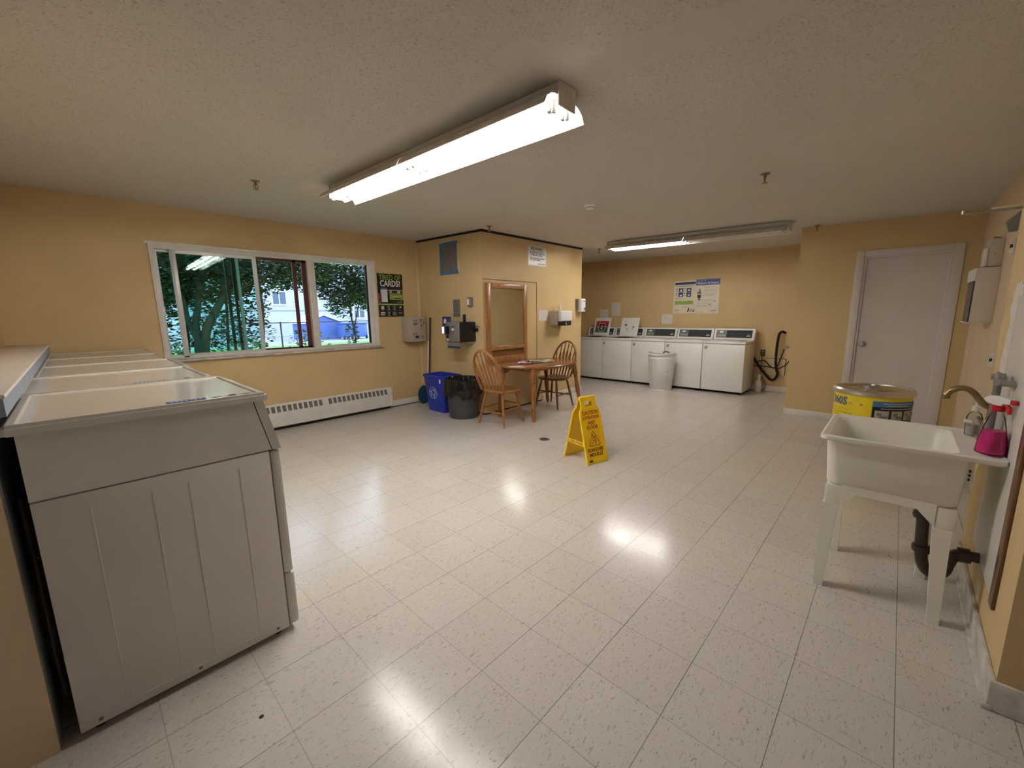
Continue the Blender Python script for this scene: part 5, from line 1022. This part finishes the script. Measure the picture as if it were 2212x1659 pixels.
wrap(ac+rad(10), ac+rad(60), 0.724, 0.731, 'paleink', 0.0024); wrap(ac+rad(16), ac+rad(54), 0.709, 0.715, 'paleink', 0.0024); wrap(ac+rad(8), ac+rad(60), 0.685, 0.691, 'paleink', 0.0024)
for a_, b_ in ((0, 20), (24, 42), (46, 64), (68, 80)): wrap(ac+rad(a_), ac+rad(b_), 0.605, 0.672, 'paleink', 0.0022, 5); wrap(ac+rad(a_+7), ac+rad(b_-1), 0.612, 0.634, 'greyink', 0.0028, 4); wrap(ac+rad(a_+3), ac+rad(a_+10), 0.634, 0.655, 'greyink', 0.0028, 3); wrap(ac+rad(a_+2), ac+rad(b_-3), 0.59, 0.595, 'paleink', 0.0028, 4)
wrap(ac, ac+rad(80), 0.565, 0.568, 'paleink', 0.0024)
for i, z_ in enumerate((0.68, 0.655, 0.64, 0.62, 0.60)): wrap(ac-rad(78), ac-rad(38-6*(i % 2)), z_, z_+0.003, 'ink' if i > 2 else 'lid', 0.0015, 6)
k.build('side_label', dm)
k = MB(); tmp = MB(); tmp.text('360S', 0.085, 0, 0, 0, 'bluep', 0.002, 0.95)
a_c = ac-rad(62)
for (x_, y_, z_) in tmp.v: a_ = a_c+(x_)/Rd; k.v.append(((Rd+0.0022-y_)*math.cos(a_), (Rd+0.0022-y_)*math.sin(a_), 0.712+z_))
k.mats = ['bluep']; k.f = tmp.f; k.mi = [0]*len(tmp.f)
tmp = MB(); tmp.text('ISOTABS', 0.030, 0, 0, 0, 'lid', 0.0004, 1.0) if False else tmp.quad(-0.04, 0.05, -0.008, 0.008, 0, 'lid')
o0 = len(k.v); k.mats.append('lid')
for (x_, y_, z_) in tmp.v: a_ = ac-rad(30)+x_/Rd; k.v.append(((Rd+0.002-y_)*math.cos(a_), (Rd+0.002-y_)*math.sin(a_), 0.702+z_))
k.f = k.f+[tuple(o0+i for i in f_) for f_ in tmp.f]; k.mi += [1]*len(tmp.f)
k.build('brand_lettering', dm)

# ---------------------------------------------------------------- outdoors
GZ = 0.5
tag(MB().box(-12, 30, WY+0.6, 13.8, GZ-0.3, GZ, 'grass').build('lawn'), 'bright green lawn outside the window', 'lawn')
tag(MB().box(-12, 30, 13.8, 40, GZ-0.3, GZ-0.005, 'asphalt').build('driveway'), 'pale driveway beyond the fence outside', 'driveway')
def leaves(mb, cx, cy, cz, rx, ry, rz, n, size, mt, rnd):
    for _ in range(n):
        while True:
            a, b_, c_ = (rnd.uniform(-1, 1) for _ in range(3))
            if a*a+b_*b_+c_*c_ < 1: break
        p = Vector((cx+a*rx, cy+b_*ry, cz+c_*rz)); u = Vector((rnd.uniform(-1, 1), rnd.uniform(-1, 1), rnd.uniform(-0.5, 0.5))).normalized(); w_ = u.cross(Vector((rnd.uniform(-0.4, 0.4), rnd.uniform(-0.4, 0.4), 1))).normalized()
        s_ = size*rnd.uniform(0.6, 1.3)
        if p.z < 0.07: p.z = 0.07+rnd.random()*0.1
        mb.add([tuple(p-u*s_*0.5), tuple(p+w_*s_*0.45-u*s_*0.1), tuple(p+u*s_*0.25+w_*s_*0.15), tuple(p+u*s_*0.6), tuple(p+u*s_*0.25-w_*s_*0.15), tuple(p-w_*s_*0.45-u*s_*0.1)], [(0, 1, 2, 3, 4, 5)], mt)
rnd = random.Random(11)
tr = thing('tree', 'large forked tree with dark leaves outside the left half of the window', 'tree', (1.2, 8.0, GZ))
k = MB()
k.tube(sm_([(0, 0, 0.0), (0.0, 0, 0.3), (0.02, 0, 0.55)], 4), 0.115, 'bark', 12)
k.tube(sm_([(0.04, 0, 0.45), (0.12, 0, 0.75), (0.28, 0, 1.05), (0.42, 0, 1.35), (0.55, 0.1, 1.9), (0.9, 0.2, 2.6)], 4), [0.08-0.002*i for i in range(21)], 'bark', 10)
k.tube(sm_([(-0.02, 0, 0.45), (-0.04, 0, 0.8), (0.04, 0, 1.2), (0.1, 0, 1.8), (0.1, 0, 2.6)], 4), [0.072-0.003*i for i in range(17)], 'bark', 10)
k.tube(sm_([(-0.03, 0, 0.5), (-0.14, 0, 0.9), (-0.2, 0, 1.4), (-0.5, 0, 2.2)], 4), [0.05-0.002*i for i in range(13)], 'bark', 8)
k.tube(sm_([(0.42, 0, 1.3), (0.75, 0, 1.5), (1.2, 0, 1.75), (1.7, 0.1, 2.2)], 4), [0.04-0.002*i for i in range(13)], 'bark', 8)
k.build('trunk', tr)
k = MB()
for (a, b_, c_, r1, r2, r3, n) in ((-0.6, 0.3, 1.95, 0.9, 0.7, 0.85, 4600), (0.25, 0.4, 1.85, 0.9, 0.8, 0.70, 4600), (1.1, 0.4, 1.95, 0.8, 0.7, 0.60, 3000), (-0.95, 0.4, 0.9, 0.65, 0.5, 0.9, 2600), (2.2, 0.3, 2.2, 0.8, 0.6, 0.6, 2400), (1.6, 0.3, 1.75, 0.35, 0.4, 0.30, 420), (-0.1, 0.9, 1.15, 0.9, 0.4, 0.40, 700), (0.95, 0.4, 1.15, 0.35, 0.4, 0.4, 420), (1.0, 0.5, 0.6, 0.4, 0.4, 0.35, 300)):
    leaves(k, a, b_, c_, r1, r2, r3, n, 0.085, 'leaf', rnd)
k.build('foliage', tr)
t2 = thing('tree', 'leafy tree outside the right-hand window pane', 'tree', (4.35, 8.6, GZ))
k = MB(); k.tube(sm_([(0, 0, 0.0), (0.02, 0, 0.5), (-0.05, 0, 1.0), (0.0, 0, 1.8)], 4), [0.022]*13, 'bark', 8).tube(sm_([(0.0, 0, 0.6), (0.2, 0, 1.3), (0.5, 0, 2.0)], 4), 0.014, 'bark', 8).tube(sm_([(1.2, -0.1, 1.75), (0.6, -0.1, 2.1), (0.0, -0.1, 2.4)], 4), 0.02, 'bark', 8).build('trunk', t2)
k = MB()
for (a, b_, c_, r1, r2, r3, n) in ((-0.15, 0, 1.70, 0.8, 0.5, 0.55, 3600), (0.45, 0.1, 1.45, 0.55, 0.4, 0.38, 1500), (-1.0, 0.1, 2.0, 0.6, 0.4, 0.55, 1500), (-0.35, 0, 1.15, 0.3, 0.3, 0.25, 350), (-0.05, 0, 0.55, 0.16, 0.16, 0.45, 130)): leaves(k, a, b_, c_, r1, r2, r3, n, 0.085, 'leaf', rnd)
k.build('foliage', t2)
bt_ = thing('tree', 'dark mass of younger trees behind the forked tree outside', 'tree', (1.0, 10.4, GZ))
k = MB()
for i in range(6): k.tube([(-1.9+i*0.75, 0, 0), (-1.9+i*0.75+0.1, 0.05, 1.2), (-1.85+i*0.75, 0, 2.2)], 0.03, 'bark', 7)
k.build('trunk', bt_); k = MB()
for (a, b_, c_, r1, r2, r3, n) in ((-1.6, 0, 1.3, 0.9, 0.5, 1.2, 3800), (-0.5, 0, 1.7, 0.9, 0.5, 1.0, 3000), (0.5, 0, 2.0, 0.9, 0.5, 0.9, 2400), (1.7, 0.1, 2.5, 1.1, 0.5, 0.8, 2200), (0.9, 0, 0.65, 0.7, 0.4, 0.5, 900), (-0.4, 0, 0.4, 0.9, 0.4, 0.35, 700), (3.0, 0.1, 2.9, 1.2, 0.5, 0.8, 1800)): leaves(k, a, b_, c_, r1, r2, r3, n, 0.095, 'leaf', rnd)
k.build('foliage', bt_)
def shrub(x, y, rx, rz, n, label, cz=0.28):
    t = thing('shrub', label, 'shrub', (x, y, GZ), 0, 'shrubs under the window')
    k = MB()
    for i in range(4): k.tube([(0.04*i-0.06, 0, 0), (rx*(i-1.5)*0.35, 0.02, cz+rz*0.5)], 0.006, 'bark', 6)
    k.build('stems', t); k = MB(); leaves(k, 0, 0, cz, rx, rx*0.7, rz, n, 0.075, 'leaf2', rnd); k.build('foliage', t)
shrub(0.55, 7.0, 0.40, 0.40, 520, 'dark shrub outside at the lower left corner of the window')
shrub(1.75, 7.3, 0.38, 0.32, 360, 'shrub right of the forked tree trunk outside')
shrub(2.75, 7.2, 0.42, 0.36, 240, 'sparse shrub outside the red framed window section', 0.36)
shrub(3.75, 7.4, 0.25, 0.16, 110, 'low shrub outside before the blue shed', 0.16)
shrub(4.65, 7.6, 0.22, 0.22, 100, 'low shrub outside at the right corner of the window', 0.18)
fn = thing('chain_fence', 'grey chain-link fence beyond the lawn', 'fence', (5, 12.0, GZ))
k = MB(); k.tube([(-14, 0, 0.77), (16, 0, 0.77)], 0.014, 'rail', 8).build('top_rail', fn)
k = MB(); k.add([(-14, 0, 0), (16, 0, 0), (16, 0, 0.77), (-14, 0, 0.77)], [(0, 1, 2, 3)], 'chain').build('wire_mesh', fn)
for i in range(10): MB().tube([(-13.2+i*3, 0, 0), (-13.2+i*3, 0, 0.8)], 0.022, 'rail', 8).build('post', fn)
hs = thing('house', 'pale lilac house wall beyond the trees and fence', 'house', (8, 21, GZ))
MB().box(-6.5, 12, 0, 6, 0, 6.5, 'siding').build('wall', hs)
for i, (x_, z_) in enumerate(((-1.3, 1.55), (-1.3, 3.1), (2.72, 0.85), (2.9, 3.2), (-4.5, 1.6))):
    o = MB().frame(x_-0.35, x_+0.35, z_-0.05, z_+0.65, 0.06, -0.06, 0.0, 'whiteprint').box(x_-0.02, x_+0.02, -0.05, 0, z_, z_+0.6, 'whiteprint').build('window', hs); MB().box(x_-0.3, x_+0.3, -0.03, 0.0, z_, z_+0.6, 'winpane').build('pane', o)
MB().box(-6.5, 12, -0.05, 0, 1.25, 1.29, 'paleink').build('siding_band', hs)
hu = thing('house', 'second pale house seen between leaves at the far left outside', 'house', (-4.5, 26, GZ)); MB().box(-6, 5.4, 0, 6, 0, 6, 'siding').build('wall', hu)
sh = thing('shed', 'small blue shed with a pitched roof beyond the fence', 'shed', (6.75, 16.2, GZ))
MB().prism([(-0.65, 0), (0.7, 0), (0.7, 0.68), (0.0, 0.95), (-0.65, 0.68)], 0, 1.6, 'shed').build('wall', sh)
MB().prism([(-0.78, 0.66), (0.0, 0.98), (0.82, 0.66), (0.82, 0.72), (0.0, 1.04), (-0.78, 0.72)], -0.08, 1.7, 'whiteprint').build('roof', sh)
for i, (x_, w_, mt, lab) in enumerate(((7.35, 0.42, 'tarp', 'bright blue wheeled cart right of the blue shed outside'), (7.95, 0.46, 'shed', 'darker blue wheeled cart furthest right beyond the fence'))):
    t = thing('wheeled_cart', lab, 'cart', (x_, 15.6, GZ), 0, 'blue wheeled carts by the shed'); MB().box(-w_/2, w_/2, -0.3, 0.3, 0.08, 0.62, mt, 0.03).build('tub', t); MB().box(-w_/2-0.03, w_/2+0.03, -0.33, 0.33, 0.62, 0.67, mt, 0.02).build('lid', t)
    for sx in (-1, 1): k = MB(); k.M = Matrix.Translation((sx*w_*0.4, -0.28, 0.08)) @ Matrix.Rotation(PI/2, 4, 'Y'); k.lathe([(0.08, -0.02), (0.08, 0.02)], (0, 0, 0), 'black', 16).build('wheel', t)
cr = thing('car', 'dark parked car partly visible at the right edge of the window', 'car', (11.6, 16.5, GZ))
MB().prism([(-1.9, 0.25), (1.9, 0.25), (1.95, 0.6), (1.4, 0.72), (0.9, 1.1), (-0.6, 1.12), (-1.2, 0.78), (-1.9, 0.66)], -0.8, 0.8, 'carbody').build('body', cr)
for sx in (-1.2, 1.2): k = MB(); k.M = Matrix.Translation((sx, -0.8, 0.3)) @ Matrix.Rotation(PI/2, 4, 'X'); k.lathe([(0.3, -0.1), (0.3, 0.1)], (0, 0, 0), 'black', 24).lathe([(0.17, 0.1), (0.17, 0.11)], (0, 0, 0), 'steel', 16); k.build('wheel', cr)
MB().prism([(-0.55, 0.75), (0.85, 0.75), (0.7, 1.03), (-0.4, 1.05)], -0.81, 0.81, 'winpane').build('side_windows', cr)
